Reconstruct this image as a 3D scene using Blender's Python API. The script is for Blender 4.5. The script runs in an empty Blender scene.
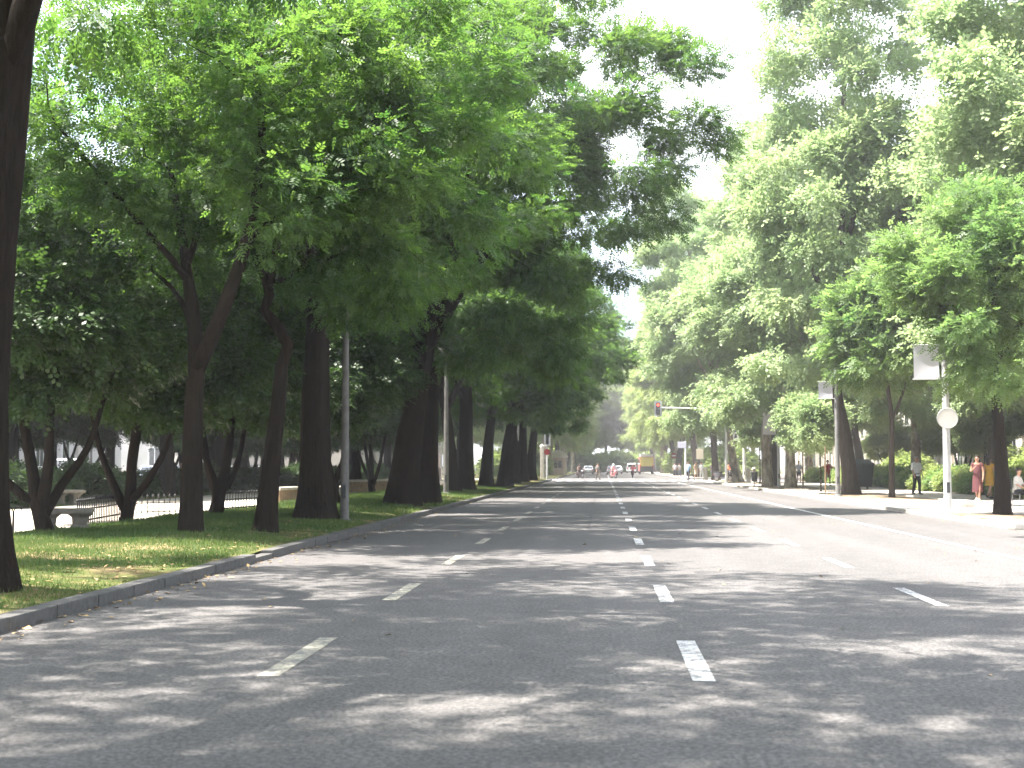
import bpy, bmesh, math, random
import numpy as np
from mathutils import Vector, Matrix, kdtree
R = math.radians
PI = math.pi
random.seed(11)
scene = bpy.context.scene
COL = scene.collection

# ------------------------------------------------------------------ camera
F_PX, CAM_H = 1304.0, 1.42
PITCH = math.atan(82 / F_PX)
YAW = math.atan(91 / F_PX)
cam_d = bpy.data.cameras.new('camera')
cam = bpy.data.objects.new('camera', cam_d)
COL.objects.link(cam)
cam.location = (0, 0, CAM_H)
cam.rotation_euler = (PI / 2 + PITCH, 0, YAW)
cam_d.sensor_width = 36.0
cam_d.lens = 36.0 * F_PX / 1024
cam_d.clip_start = 0.1
cam_d.clip_end = 4000
cam_d.dof.use_dof = True
cam_d.dof.focus_distance = 20.0
cam_d.dof.aperture_fstop = 2.8
scene.camera = cam
CAM_M = cam.rotation_euler.to_matrix()


def ray(px, py):
    return CAM_M @ Vector(((px - 512) / F_PX, (384 - py) / F_PX, -1.0))


def gp(px, py, z=0.0):
    """the place on the ground (height z) that was measured at a pixel of the photograph"""
    d = ray(px, py)
    t = (z - CAM_H) / d.z
    return Vector((d.x * t, d.y * t, z))


# ------------------------------------------------------------------ helpers
def link(o, parent=None):
    COL.objects.link(o)
    if parent is not None:
        o.parent = parent
    return o


def tag(o, label=None, cat=None, group=None, kind=None):
    if label: o['label'] = label
    if cat: o['category'] = cat
    if group: o['group'] = group
    if kind: o['kind'] = kind
    return o


def thing(name, label, cat, loc=(0, 0, 0), rz=0.0, group=None, scale=1.0):
    o = bpy.data.objects.new(name, None)
    o.empty_display_size = 0.2
    o.location = loc
    o.rotation_euler = (0, 0, rz)
    o.scale = (scale, scale, scale) if isinstance(scale, (int, float)) else scale
    link(o)
    return tag(o, label, cat, group)


def kids(o):
    return [c for c in COL.objects if c.parent == o]


def dup(root, loc, rz=0.0, label=None, group=None, scale=None, cat=None):
    r = root.copy(); COL.objects.link(r)
    r.location = loc; r.rotation_euler = (0, 0, rz)
    if scale is not None:
        r.scale = (scale, scale, scale) if isinstance(scale, (int, float)) else scale
    if label: r['label'] = label
    if group: r['group'] = group
    for ch in kids(root):
        c = ch.copy(); COL.objects.link(c); c.parent = r
        for g in kids(ch):
            d = g.copy(); COL.objects.link(d); d.parent = c
    return r


class MB:
    """collects shapes and links them as one mesh object"""
    def __init__(self):
        self.bm = bmesh.new()

    def box(self, c, s, rz=0.0, bevel=0.0, rot=None):
        m = Matrix.Translation(c) @ (rot.to_4x4() if rot else Matrix.Rotation(rz, 4, 'Z')) @ Matrix.Diagonal((s[0], s[1], s[2], 1))
        g = bmesh.ops.create_cube(self.bm, size=1.0, matrix=m)
        if bevel:
            es = list({e for v in g['verts'] for e in v.link_edges})
            bmesh.ops.bevel(self.bm, geom=es, offset=bevel, segments=2, affect='EDGES', profile=0.6)
        return self

    def cyl(self, a, b, r0, r1=None, n=12, caps=True):
        a, b = Vector(a), Vector(b)
        r1 = r0 if r1 is None else r1
        d = b - a
        q = d.to_track_quat('Z', 'Y').to_matrix().to_4x4()
        m = Matrix.Translation((a + b) / 2) @ q
        bmesh.ops.create_cone(self.bm, cap_ends=caps, segments=n, radius1=max(r0, 1e-4), radius2=max(r1, 1e-4), depth=d.length, matrix=m)
        return self

    def ball(self, c, r, n=12, s=(1, 1, 1)):
        m = Matrix.Translation(c) @ Matrix.Diagonal((s[0], s[1], s[2], 1))
        bmesh.ops.create_uvsphere(self.bm, u_segments=n, v_segments=max(6, n // 2 + 2), radius=r, matrix=m)
        return self

    def tube(self, pts, rad, n=8, caps=True):
        pts = [Vector(p) for p in pts]
        rads = rad if isinstance(rad, (list, tuple)) else [rad] * len(pts)
        rings = []
        up = Vector((0.13, 0.97, 0.2)).normalized()
        for i, p in enumerate(pts):
            t = (pts[min(i + 1, len(pts) - 1)] - pts[max(i - 1, 0)]).normalized()
            u = t.cross(up)
            if u.length < 1e-3: u = t.cross(Vector((1, 0, 0)))
            u.normalize(); v = t.cross(u).normalized()
            up = u.cross(t).normalized()
            rr = rads[i] if isinstance(rads[i], (list, tuple)) else (rads[i], rads[i])
            rings.append([self.bm.verts.new(p + u * (rr[0] * math.cos(2 * PI * k / n)) + v * (rr[1] * math.sin(2 * PI * k / n))) for k in range(n)])
        for i in range(len(rings) - 1):
            for k in range(n):
                self.bm.faces.new((rings[i][k], rings[i][(k + 1) % n], rings[i + 1][(k + 1) % n], rings[i + 1][k]))
        if caps:
            self.bm.faces.new(rings[0][::-1]); self.bm.faces.new(rings[-1])
        return self

    def loft(self, rows, n=14, caps=True):
        """rows: (cx, cy, cz, rx, ry) horizontal elliptical rings from bottom to top"""
        rings = [[self.bm.verts.new((cx + rx * math.cos(2 * PI * k / n), cy + ry * math.sin(2 * PI * k / n), cz)) for k in range(n)] for cx, cy, cz, rx, ry in rows]
        for i in range(len(rings) - 1):
            for k in range(n):
                self.bm.faces.new((rings[i][k], rings[i][(k + 1) % n], rings[i + 1][(k + 1) % n], rings[i + 1][k]))
        if caps:
            self.bm.faces.new(rings[0][::-1]); self.bm.faces.new(rings[-1])
        return self

    def prism(self, prof, a, b, axis='X'):
        """extrude a closed profile of (u, z) pairs along an axis from a to b"""
        def P(u, z, t):
            return (t, u, z) if axis == 'X' else (u, t, z)
        A = [self.bm.verts.new(P(u, z, a)) for u, z in prof]
        B = [self.bm.verts.new(P(u, z, b)) for u, z in prof]
        n = len(prof)
        for k in range(n):
            self.bm.faces.new((A[k], A[(k + 1) % n], B[(k + 1) % n], B[k]))
        self.bm.faces.new(A[::-1]); self.bm.faces.new(B)
        return self

    def quad(self, *pts):
        self.bm.faces.new([self.bm.verts.new(p) for p in pts])
        return self

    def build(self, name, mat, parent=None, smooth=False, label=None):
        bmesh.ops.recalc_face_normals(self.bm, faces=self.bm.faces)
        me = bpy.data.meshes.new(name)
        self.bm.to_mesh(me); self.bm.free()
        me.materials.append(mat)
        if smooth:
            me.polygons.foreach_set('use_smooth', [True] * len(me.polygons))
            me.set_sharp_from_angle(angle=R(42))
        o = bpy.data.objects.new(name, me)
        if label: o['label'] = label
        return link(o, parent)


# ------------------------------------------------------------------ materials
def nodes_of(name):
    m = bpy.data.materials.new(name)
    m.use_nodes = True
    nt = m.node_tree
    return m, nt, nt.nodes['Principled BSDF']


def N(nt, typ, **kw):
    n = nt.nodes.new(typ)
    for k, v in kw.items():
        if k in n.inputs.keys(): n.inputs[k].default_value = v
        else: setattr(n, k, v)
    return n


def ramp(nt, fac, stops):
    n = nt.nodes.new('ShaderNodeValToRGB')
    el = n.color_ramp.elements
    while len(el) < len(stops): el.new(0.5)
    for e, (p, c) in zip(el, stops):
        e.position = p
        e.color = (*c, 1) if len(c) == 3 else c
    nt.links.new(fac, n.inputs[0])
    return n.outputs[0]


def mix(nt, fac, a, b, mode='MIX'):
    n = nt.nodes.new('ShaderNodeMix'); n.data_type = 'RGBA'; n.blend_type = mode
    for sock, v in ((n.inputs[0], fac), (n.inputs[6], a), (n.inputs[7], b)):
        if isinstance(v, (int, float)): sock.default_value = v
        elif isinstance(v, (tuple, list)): sock.default_value = (*v, 1) if len(v) == 3 else v
        else: nt.links.new(v, sock)
    return n.outputs[2]


def obj_co(nt):
    return nt.nodes.new('ShaderNodeTexCoord').outputs['Object']


def geo_co(nt):
    return nt.nodes.new('ShaderNodeNewGeometry').outputs['Position']


def noise(nt, co, scale, detail=4, rough=0.6, stretch=None):
    if stretch:
        mp = N(nt, 'ShaderNodeMapping'); mp.inputs['Scale'].default_value = stretch
        nt.links.new(co, mp.inputs['Vector']); co = mp.outputs[0]
    n = N(nt, 'ShaderNodeTexNoise', Scale=scale, Detail=detail, Roughness=rough)
    nt.links.new(co, n.inputs['Vector'])
    return n.outputs[0]


def bump(nt, bsdf, h, strength=0.3, dist=0.02):
    b = N(nt, 'ShaderNodeBump', Strength=strength, Distance=dist)
    nt.links.new(h, b.inputs['Height']); nt.links.new(b.outputs[0], bsdf.inputs['Normal'])


_cache = {}
def M(name, color, rough=0.6, vary=0.12, scale=6.0, metal=0.0, bmp=0.0, spec=0.4):
    """a plain material with a little wear in colour and roughness"""
    if name in _cache: return _cache[name]
    m, nt, b = nodes_of(name)
    co = obj_co(nt)
    f = noise(nt, co, scale, 5)
    c0 = tuple(max(0, c * (1 - vary)) for c in color); c1 = tuple(min(1, c * (1 + vary)) for c in color)
    nt.links.new(ramp(nt, f, [(0.3, c0), (0.7, c1)]), b.inputs['Base Color'])
    b.inputs['Roughness'].default_value = rough
    b.inputs['Metallic'].default_value = metal
    b.inputs['Specular IOR Level'].default_value = spec
    if bmp: bump(nt, b, f, bmp, 0.01)
    _cache[name] = m
    return m


def emit(name, color, s):
    m, nt, b = nodes_of(name)
    b.inputs['Base Color'].default_value = (*color, 1)
    b.inputs['Emission Color'].default_value = (*color, 1)
    b.inputs['Emission Strength'].default_value = s
    return m


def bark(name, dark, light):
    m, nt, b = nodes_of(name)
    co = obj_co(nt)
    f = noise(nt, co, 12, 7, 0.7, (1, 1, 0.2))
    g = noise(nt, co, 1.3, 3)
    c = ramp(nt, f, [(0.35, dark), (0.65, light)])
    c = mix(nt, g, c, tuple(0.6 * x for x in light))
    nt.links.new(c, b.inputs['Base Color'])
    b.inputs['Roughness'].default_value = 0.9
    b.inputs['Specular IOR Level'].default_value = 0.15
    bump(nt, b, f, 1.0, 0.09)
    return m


def plane_bark(name):
    m, nt, b = nodes_of(name)
    co = obj_co(nt)
    v = N(nt, 'ShaderNodeTexVoronoi', Scale=5.0)
    mp = N(nt, 'ShaderNodeMapping'); mp.inputs['Scale'].default_value = (1, 1, 0.5)
    nt.links.new(co, mp.inputs['Vector'])
    w = N(nt, 'ShaderNodeTexNoise', Scale=2.5, Detail=5.0)
    nt.links.new(mp.outputs[0], w.inputs['Vector'])
    nt.links.new(w.outputs['Color'], v.inputs['Vector'])
    f = noise(nt, co, 4, 6, 0.6, (1, 1, 0.4))
    c = ramp(nt, f, [(0.36, (0.10, 0.085, 0.06)), (0.48, (0.24, 0.20, 0.145)), (0.62, (0.40, 0.35, 0.26))])
    nt.links.new(c, b.inputs['Base Color'])
    b.inputs['Roughness'].default_value = 0.85
    bump(nt, b, f, 0.5, 0.03)
    return m


def leaf_mat(name, c0, c1, t0, t1, tfac=0.5, gloss=0.35):
    """thin leaf: diffuse reflection plus light let through; colour varies from spray to spray"""
    m = bpy.data.materials.new(name); m.use_nodes = True
    nt = m.node_tree; nt.nodes.clear()
    out = N(nt, 'ShaderNodeOutputMaterial')
    at = N(nt, 'ShaderNodeAttribute', attribute_name='tint')
    big = noise(nt, geo_co(nt), 0.35, 2)
    f = N(nt, 'ShaderNodeMath', operation='MULTIPLY_ADD')
    nt.links.new(big, f.inputs[0]); f.inputs[1].default_value = 0.7
    nt.links.new(at.outputs['Fac'], f.inputs[2])
    d = ramp(nt, f.outputs[0], [(0.25, c0), (1.0, c1)])
    t = ramp(nt, f.outputs[0], [(0.25, t0), (1.0, t1)])
    b = N(nt, 'ShaderNodeBsdfPrincipled', Roughness=0.5)
    b.inputs['Specular IOR Level'].default_value = gloss
    nt.links.new(d, b.inputs['Base Color'])
    tr = N(nt, 'ShaderNodeBsdfTranslucent')
    nt.links.new(t, tr.inputs['Color'])
    mx = N(nt, 'ShaderNodeMixShader'); mx.inputs[0].default_value = tfac
    nt.links.new(b.outputs[0], mx.inputs[1]); nt.links.new(tr.outputs[0], mx.inputs[2])
    nt.links.new(mx.outputs[0], out.inputs['Surface'])
    return m


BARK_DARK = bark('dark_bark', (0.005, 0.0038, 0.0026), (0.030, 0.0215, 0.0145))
BARK_MID = bark('brown_bark', (0.03, 0.025, 0.02), (0.11, 0.088, 0.068))
BARK_PLANE = plane_bark('pale_flaking_bark')
LEAF_LOCUST = leaf_mat('locust_leaf', (0.018, 0.048, 0.016), (0.064, 0.118, 0.032), (0.040, 0.135, 0.022), (0.18, 0.315, 0.045))
LEAF_LIGHT = leaf_mat('light_locust_leaf', (0.05, 0.10, 0.035), (0.145, 0.21, 0.07), (0.09, 0.21, 0.05), (0.27, 0.41, 0.11))  # lightened locust green gives right-hand trees a sunlit look in their colour
LEAF_PLANE = leaf_mat('plane_leaf', (0.165, 0.235, 0.11), (0.29, 0.36, 0.18), (0.21, 0.34, 0.13), (0.40, 0.50, 0.22))  # washed-out glare on the right-hand foliage is put into this leaf colour
LEAF_OAK = leaf_mat('evergreen_leaf', (0.018, 0.040, 0.012), (0.040, 0.072, 0.020), (0.04, 0.10, 0.014), (0.09, 0.17, 0.03), 0.3)
LEAF_PALE = leaf_mat('pale_leaf', (0.13, 0.18, 0.06), (0.23, 0.28, 0.10), (0.22, 0.32, 0.08), (0.38, 0.46, 0.15))
# ------------------------------------------------------------------ trees
def resample(poly, step):
    P = [Vector(p) for p in poly]
    # smooth with Catmull-Rom
    Q = []
    for i in range(len(P) - 1):
        p0 = P[max(i - 1, 0)]; p1 = P[i]; p2 = P[i + 1]; p3 = P[min(i + 2, len(P) - 1)]
        n = max(1, int(round((p2 - p1).length / step)))
        for k in range(n):
            t = k / n
            Q.append(0.5 * ((2 * p1) + (p2 - p0) * t + (2 * p0 - 5 * p1 + 4 * p2 - p3) * t * t + (3 * p1 - p0 - 3 * p2 + p3) * t ** 3))
    Q.append(P[-1])
    return Q


def sample_lobes(rng, lobes, n, shell):
    w = np.array([a[3] * a[4] * a[5] for a in lobes]); w = w / w.sum()
    out = []
    idx = rng.choice(len(lobes), size=n * 3, p=w)
    for i in idx:
        a = lobes[i]
        d = rng.normal(size=3); d /= np.linalg.norm(d)
        r = rng.random() ** (1 / 3.0)
        r = r if rng.random() > shell else 0.72 + 0.28 * rng.random()
        out.append((a[0] + d[0] * r * a[3], a[1] + d[1] * r * a[4], a[2] + d[2] * r * a[5]))
        if len(out) >= n: break
    return np.array(out)


PINNATE = []
for k in range(3):
    for s in (-1, 1):
        PINNATE.append((0.05 + 0.062 * k, s))
PINNATE.append((0.21, 0))


def leaf_template(kind, size=1.0):
    """vertices of one spray, (L, 4, 3): x runs along the stalk, z is the upper side"""
    quads = []
    if kind == 'pinnate':
        for x, s in PINNATE:
            L, W = 0.105 * size, 0.025 * size
            if s == 0: d = np.array((1.0, 0, -0.1)); w = np.array((0, 1.0, 0))
            else: d = np.array((0.45, 0.89 * s, -0.12)); w = np.array((0.89, -0.45 * s, 0))
            b = np.array((x * size, 0, -0.6 * x * x * size))
            quads.append([b, b + d * L * 0.5 + w * W, b + d * L, b + d * L * 0.5 - w * W])
    else:
        rg = np.random.default_rng(5)
        for k in range(6):
            a = -1 + 2 * (k % 2)
            x = 0.04 + 0.07 * k
            L, W = 0.15 * size, (0.062 if kind == 'broad' else 0.035) * size
            th = a * (0.9 + 0.4 * rg.random()) if k < 5 else 0.1
            tz = -0.35 * rg.random()
            d = np.array((math.cos(th), math.sin(th), tz)); w = np.array((-math.sin(th), math.cos(th), 0.5 * (rg.random() - 0.5)))
            b = np.array((x * size, 0, -0.3 * x * x))
            quads.append([b, b + d * L * 0.55 + w * W, b + d * L, b + d * L * 0.55 - w * W])
    return np.array(quads)


def spray_mesh(name, pos, axis, up, scale, tint, templ, mat):
    n, L = len(pos), len(templ)
    axis /= np.linalg.norm(axis, axis=1)[:, None]
    side = np.cross(up, axis); side /= (np.linalg.norm(side, axis=1)[:, None] + 1e-9)
    nrm = np.cross(axis, side)
    Rm = np.stack([axis, side, nrm], axis=2) * scale[:, None, None]
    V = np.einsum('nij,lkj->nlki', Rm, templ) + pos[:, None, None, :]
    V = V.reshape(-1, 3).astype(np.float32)
    nf = n * L
    me = bpy.data.meshes.new(name)
    me.vertices.add(nf * 4); me.vertices.foreach_set('co', V.ravel())
    me.loops.add(nf * 4); me.loops.foreach_set('vertex_index', np.arange(nf * 4, dtype=np.int32))
    me.polygons.add(nf); me.polygons.foreach_set('loop_start', np.arange(0, nf * 4, 4, dtype=np.int32))
    at = me.attributes.new('tint', 'FLOAT', 'FACE')
    at.data.foreach_set('value', np.repeat(tint, L).astype(np.float32))
    me.update(calc_edges=True)
    me.materials.append(mat)
    return me


def grow_tree(seed, limbs, lobes, natt=600, step=0.4, kill=0.75, active_z=2.5, shell=0.55, sprays=16000,
              templ=None, leaf=None, wood=None, spread=0.28, rtip=0.006, lsc=(0.8, 1.2), twig_r=0.016, flare=1.35, clump=0.5, droop=0.3):
    rng = np.random.default_rng(seed)
    pos, par, minr, act = [], [], [], []
    for li, (poly, ra, rb) in enumerate(limbs):
        Q = resample(poly, step)
        if li == 0:
            last = -1
            start = 0
        else:
            d = [((Vector(p) - Q[0]).length, i) for i, p in enumerate(pos)]
            last = min(d)[1]; start = 1
        for k in range(start, len(Q)):
            t = k / (len(Q) - 1)
            pos.append(tuple(Q[k])); par.append(last); last = len(pos) - 1
            minr.append(ra + (rb - ra) * t)
            act.append(Q[k].z > active_z)
    nlimb = len(pos)
    att = sample_lobes(rng, lobes, natt, shell)
    P = np.array(pos)
    amask = np.array(act)
    best = np.full(len(att), 1e9); bi = np.zeros(len(att), int)
    for i in np.nonzero(amask)[0]:
        d = np.linalg.norm(att - P[i], axis=1)
        m = d < best; best[m] = d[m]; bi[m] = i
    alive = np.ones(len(att), bool)
    for it in range(160):
        alive &= best > kill
        if not alive.any(): break
        ids = np.nonzero(alive)[0]
        new = []
        for node in np.unique(bi[ids]):
            tg = att[ids[bi[ids] == node]]
            v = tg - np.array(pos[node])
            v /= np.linalg.norm(v, axis=1)[:, None]
            d = v.mean(axis=0) + rng.normal(size=3) * 0.16
            d /= (np.linalg.norm(d) + 1e-9)
            p = np.array(pos[node]) + d * step
            pos.append(tuple(p)); par.append(int(node)); minr.append(0.0); new.append(len(pos) - 1)
        for i in new:
            d = np.linalg.norm(att - np.array(pos[i]), axis=1)
            m = d < best; best[m] = d[m]; bi[m] = i
        if len(pos) > 9000: break
    n = len(pos)
    P = np.array(pos)
    acc = np.zeros(n); kidn = [[] for _ in range(n)]
    rad = np.zeros(n)
    for i in range(n - 1, -1, -1):
        r = (acc[i] ** (1 / 2.3)) if acc[i] > 0 else rtip
        rad[i] = r
        if par[i] >= 0:
            acc[par[i]] += r ** 2.3
            kidn[par[i]].append(i)
    for i in range(n):
        if i < nlimb: rad[i] = minr[i]
        elif par[i] >= 0: rad[i] = min(rad[i] * 1.25, rad[par[i]] * 0.85)
    # wood: one tube per chain
    mb = MB()
    done = set()
    stack = [0]
    while stack:
        s = stack.pop()
        chain = [s]; 
        while kidn[chain[-1]]:
            ks = sorted(kidn[chain[-1]], key=lambda c: -rad[c])
            if chain[-1] < nlimb and chain[-1] + 1 in ks: ks.remove(chain[-1] + 1); ks.insert(0, chain[-1] + 1)
            stack.extend(ks[1:])
            chain.append(ks[0])
        pts = [P[c] for c in chain]; rr = [float(rad[c]) for c in chain]
        if par[s] >= 0:
            pts = [P[par[s]]] + pts; rr = [rr[0] * 1.05] + rr
        if len(pts) < 2: continue
        if s == 0 and flare > 1:
            base = P[chain[0]]
            rr = [r * (1 + (flare - 1) * math.exp(-max(0, p[2] - base[2]) / 0.45)) for r, p in zip(rr, pts)]
            pts = [np.array(base) - np.array((0, 0, 0.35))] + pts; rr = [rr[0] * 1.12] + rr
        big = max(rr)
        nn = 16 if big > 0.2 else 9 if big > 0.07 else 6 if big > 0.03 else 4
        b0 = len(mb.bm.verts)
        mb.tube(pts, rr, nn, caps=True)
        if big > 0.1:
            mb.bm.verts.ensure_lookup_table()
            ph = [rng.random() * 6.28 for _ in range(4)]
            for ri in range(len(pts)):
                c = Vector(pts[ri])
                for k in range(nn):
                    v = mb.bm.verts[b0 + ri * nn + k]
                    a = 2 * PI * k / nn
                    f = 1 + 0.10 * math.sin(2 * a + ph[0] + ri * 0.25) + 0.07 * math.sin(5 * a + ph[1]) * (1.6 if pts[ri][2] < 0.8 else 1) + 0.05 * math.sin(3 * a + ph[2] - ri * 0.5) + 0.05 * (rng.random() - 0.5)
                    v.co = c + (v.co - c) * f
    bmesh.ops.recalc_face_normals(mb.bm, faces=mb.bm.faces)
    wm = bpy.data.meshes.new('trunk'); mb.bm.to_mesh(wm); mb.bm.free()
    wm.polygons.foreach_set('use_smooth', [True] * len(wm.polygons))
    wm.materials.append(wood)
    # leaves hang in clumps on the thin ends
    tips = [i for i in range(nlimb if nlimb < n else 0, n) if not kidn[i]]
    cand = np.array(tips + [par[i] for i in tips if par[i] >= nlimb] + [i for i in range(nlimb) if rad[i] < 0.085 and pos[i][2] > active_z + 1.2])
    dens = rng.gamma(1.4, 1.0, size=len(cand)) * clump + (1 - clump)
    dens /= dens.sum()
    pick = rng.choice(cand, size=sprays, p=dens)
    off = rng.normal(size=(sprays, 3)) * spread * np.array((1, 1, 0.55))
    pp = P[pick] + off
    cen = np.array([(a[0], a[1], a[2]) for a in lobes]).mean(axis=0)
    outw = P[pick] - cen; outw /= (np.linalg.norm(outw, axis=1)[:, None] + 1e-6)
    ax = off / (np.linalg.norm(off, axis=1)[:, None] + 1e-6) * 0.8 + outw * 0.5 + rng.normal(size=(sprays, 3)) * 0.45
    ax[:, 2] -= droop
    up = np.tile((0.0, 0.0, 1.0), (sprays, 1)) + rng.normal(size=(sprays, 3)) * 0.45
    nt_ = {i: rng.random() for i in range(n)}
    tint = np.array([0.45 * nt_[i] for i in pick]) + rng.random(sprays) * 0.35
    lm = spray_mesh('crown', pp, ax, up, rng.uniform(lsc[0], lsc[1], sprays), tint, templ, leaf)
    return wm, lm


def tree_from(pair, name, label, loc, rz=0.0, scale=1.0, group=None, tilt=(0, 0), cat='tree'):
    t = thing(name, label, cat, loc, rz, group, scale)
    if tilt != (0, 0):
        t.rotation_euler = (Matrix.Rotation(tilt[1], 3, 'Y') @ Matrix.Rotation(tilt[0], 3, 'X') @ Matrix.Rotation(rz, 3, 'Z')).to_euler()
    link(bpy.data.objects.new('trunk', pair[0]), t)
    link(bpy.data.objects.new('crown', pair[1]), t)
    return t


PIN = leaf_template('pinnate', 0.86)
PIN_BIG = leaf_template('pinnate', 1.5)
PIN_MID = leaf_template('pinnate', 1.0)
BROAD = leaf_template('broad', 1.0)
NARROW = leaf_template('narrow', 0.6)

# big avenue locust, three individuals
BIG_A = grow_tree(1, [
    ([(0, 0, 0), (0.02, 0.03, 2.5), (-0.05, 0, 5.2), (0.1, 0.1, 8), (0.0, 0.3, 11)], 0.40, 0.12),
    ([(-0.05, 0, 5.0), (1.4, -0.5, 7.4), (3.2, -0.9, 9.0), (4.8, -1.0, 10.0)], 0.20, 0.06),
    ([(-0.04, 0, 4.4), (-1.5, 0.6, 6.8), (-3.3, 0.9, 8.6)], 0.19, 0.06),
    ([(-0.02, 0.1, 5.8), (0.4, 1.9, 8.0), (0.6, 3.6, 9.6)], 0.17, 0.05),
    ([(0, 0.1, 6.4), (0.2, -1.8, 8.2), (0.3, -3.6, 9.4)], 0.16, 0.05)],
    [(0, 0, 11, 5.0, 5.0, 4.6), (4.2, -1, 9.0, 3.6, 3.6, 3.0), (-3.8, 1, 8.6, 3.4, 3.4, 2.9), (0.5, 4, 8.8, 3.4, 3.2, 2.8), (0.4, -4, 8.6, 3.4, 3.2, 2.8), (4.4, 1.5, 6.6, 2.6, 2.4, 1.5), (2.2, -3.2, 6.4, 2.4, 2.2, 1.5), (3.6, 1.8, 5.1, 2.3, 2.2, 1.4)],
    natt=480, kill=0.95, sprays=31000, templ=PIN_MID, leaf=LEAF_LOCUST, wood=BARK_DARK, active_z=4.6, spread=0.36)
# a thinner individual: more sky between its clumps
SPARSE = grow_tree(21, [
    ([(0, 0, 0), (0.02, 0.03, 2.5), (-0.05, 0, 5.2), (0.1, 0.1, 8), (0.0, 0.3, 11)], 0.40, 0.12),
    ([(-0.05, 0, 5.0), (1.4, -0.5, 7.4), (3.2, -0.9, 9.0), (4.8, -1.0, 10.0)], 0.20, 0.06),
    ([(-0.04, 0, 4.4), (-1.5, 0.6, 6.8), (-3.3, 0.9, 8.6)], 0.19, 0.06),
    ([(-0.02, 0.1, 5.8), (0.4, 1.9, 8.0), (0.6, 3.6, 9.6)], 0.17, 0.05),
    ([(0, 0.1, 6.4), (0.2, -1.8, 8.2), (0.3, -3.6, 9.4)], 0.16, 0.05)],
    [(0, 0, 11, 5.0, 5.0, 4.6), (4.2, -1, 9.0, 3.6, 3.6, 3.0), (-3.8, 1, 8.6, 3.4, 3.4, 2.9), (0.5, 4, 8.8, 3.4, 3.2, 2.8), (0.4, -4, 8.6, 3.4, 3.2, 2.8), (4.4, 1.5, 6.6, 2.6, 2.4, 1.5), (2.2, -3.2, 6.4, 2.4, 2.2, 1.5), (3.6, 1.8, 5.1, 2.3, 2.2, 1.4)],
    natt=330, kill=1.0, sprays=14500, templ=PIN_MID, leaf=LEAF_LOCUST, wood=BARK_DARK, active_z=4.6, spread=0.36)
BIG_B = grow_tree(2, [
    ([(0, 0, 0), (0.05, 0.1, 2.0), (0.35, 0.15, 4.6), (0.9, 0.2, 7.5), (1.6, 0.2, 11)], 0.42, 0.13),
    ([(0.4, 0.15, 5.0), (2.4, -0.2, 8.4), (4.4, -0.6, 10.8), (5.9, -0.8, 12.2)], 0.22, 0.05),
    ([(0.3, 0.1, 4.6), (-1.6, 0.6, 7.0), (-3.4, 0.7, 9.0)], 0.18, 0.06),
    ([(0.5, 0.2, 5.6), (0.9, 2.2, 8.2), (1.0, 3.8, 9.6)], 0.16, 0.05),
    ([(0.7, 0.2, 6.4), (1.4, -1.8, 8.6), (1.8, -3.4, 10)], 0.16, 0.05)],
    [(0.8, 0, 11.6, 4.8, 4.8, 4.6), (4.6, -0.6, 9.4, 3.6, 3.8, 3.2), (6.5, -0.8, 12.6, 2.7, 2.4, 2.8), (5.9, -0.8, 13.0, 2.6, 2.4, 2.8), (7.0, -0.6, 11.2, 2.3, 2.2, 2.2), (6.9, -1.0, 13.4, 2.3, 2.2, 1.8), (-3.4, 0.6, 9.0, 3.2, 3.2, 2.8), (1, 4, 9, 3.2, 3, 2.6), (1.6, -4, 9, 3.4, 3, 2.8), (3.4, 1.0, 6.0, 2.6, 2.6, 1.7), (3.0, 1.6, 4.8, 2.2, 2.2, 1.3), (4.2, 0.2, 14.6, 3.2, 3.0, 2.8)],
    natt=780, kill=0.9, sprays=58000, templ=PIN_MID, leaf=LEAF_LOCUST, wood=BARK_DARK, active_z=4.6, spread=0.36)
# the forked tree by the kerb
k = 23.7 / F_PX
def f2(px, py, y=0.0): return ((px - 190) * k, y, (533 - py) * k)
FORK = grow_tree(3, [
    ([f2(190, 533), f2(191, 470), f2(192, 410), f2(194, 372), f2(190, 330, .1), f2(181, 285, .2), f2(168, 232, .5), f2(150, 165, .8)], 0.185, 0.05),
    ([f2(194, 372), f2(204, 352, -.05), f2(225, 308, -.2), f2(244, 262, -.35), f2(260, 208, -.6), f2(268, 150, -.8), f2(262, 90, -.9)], 0.135, 0.05),
    ([f2(179, 275), f2(152, 245, -.2), f2(125, 210, -.5), f2(98, 175, -.8), f2(70, 140, -1)], 0.07, 0.025),
    ([f2(192, 352), f2(175, 312, .4), f2(150, 284, .9), f2(118, 262, 1.5)], 0.07, 0.025),
    ([f2(180, 270, .2), f2(186, 225, .5), f2(192, 180, .9), f2(205, 120, 1.2)], 0.07, 0.03),
    ([f2(244, 255, -.4), f2(270, 228, -.2), f2(300, 212, .1), f2(340, 180, .3)], 0.07, 0.03)],
    [(0.2, 0, 8.4, 3.4, 2.8, 2.6), (-2.2, -0.4, 7.2, 2.2, 2.0, 1.9), (2.4, 0, 7.2, 2.4, 2.2, 2.0), (-1.4, 1.6, 6.0, 1.8, 1.6, 1.3), (1.8, -1.4, 5.8, 1.8, 1.5, 1.1), (-2.6, 0.3, 5.2, 1.3, 1.2, 0.9)],
    natt=330, sprays=12000, step=0.33, kill=0.7, templ=PIN, leaf=LEAF_LOCUST, wood=BARK_DARK, active_z=4.2, spread=0.3, flare=1.25)
k3 = 25.7 / F_PX
def f3(px, py, y=0.0): return ((px - 266) * k3, y, (528 - py) * k3)
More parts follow.
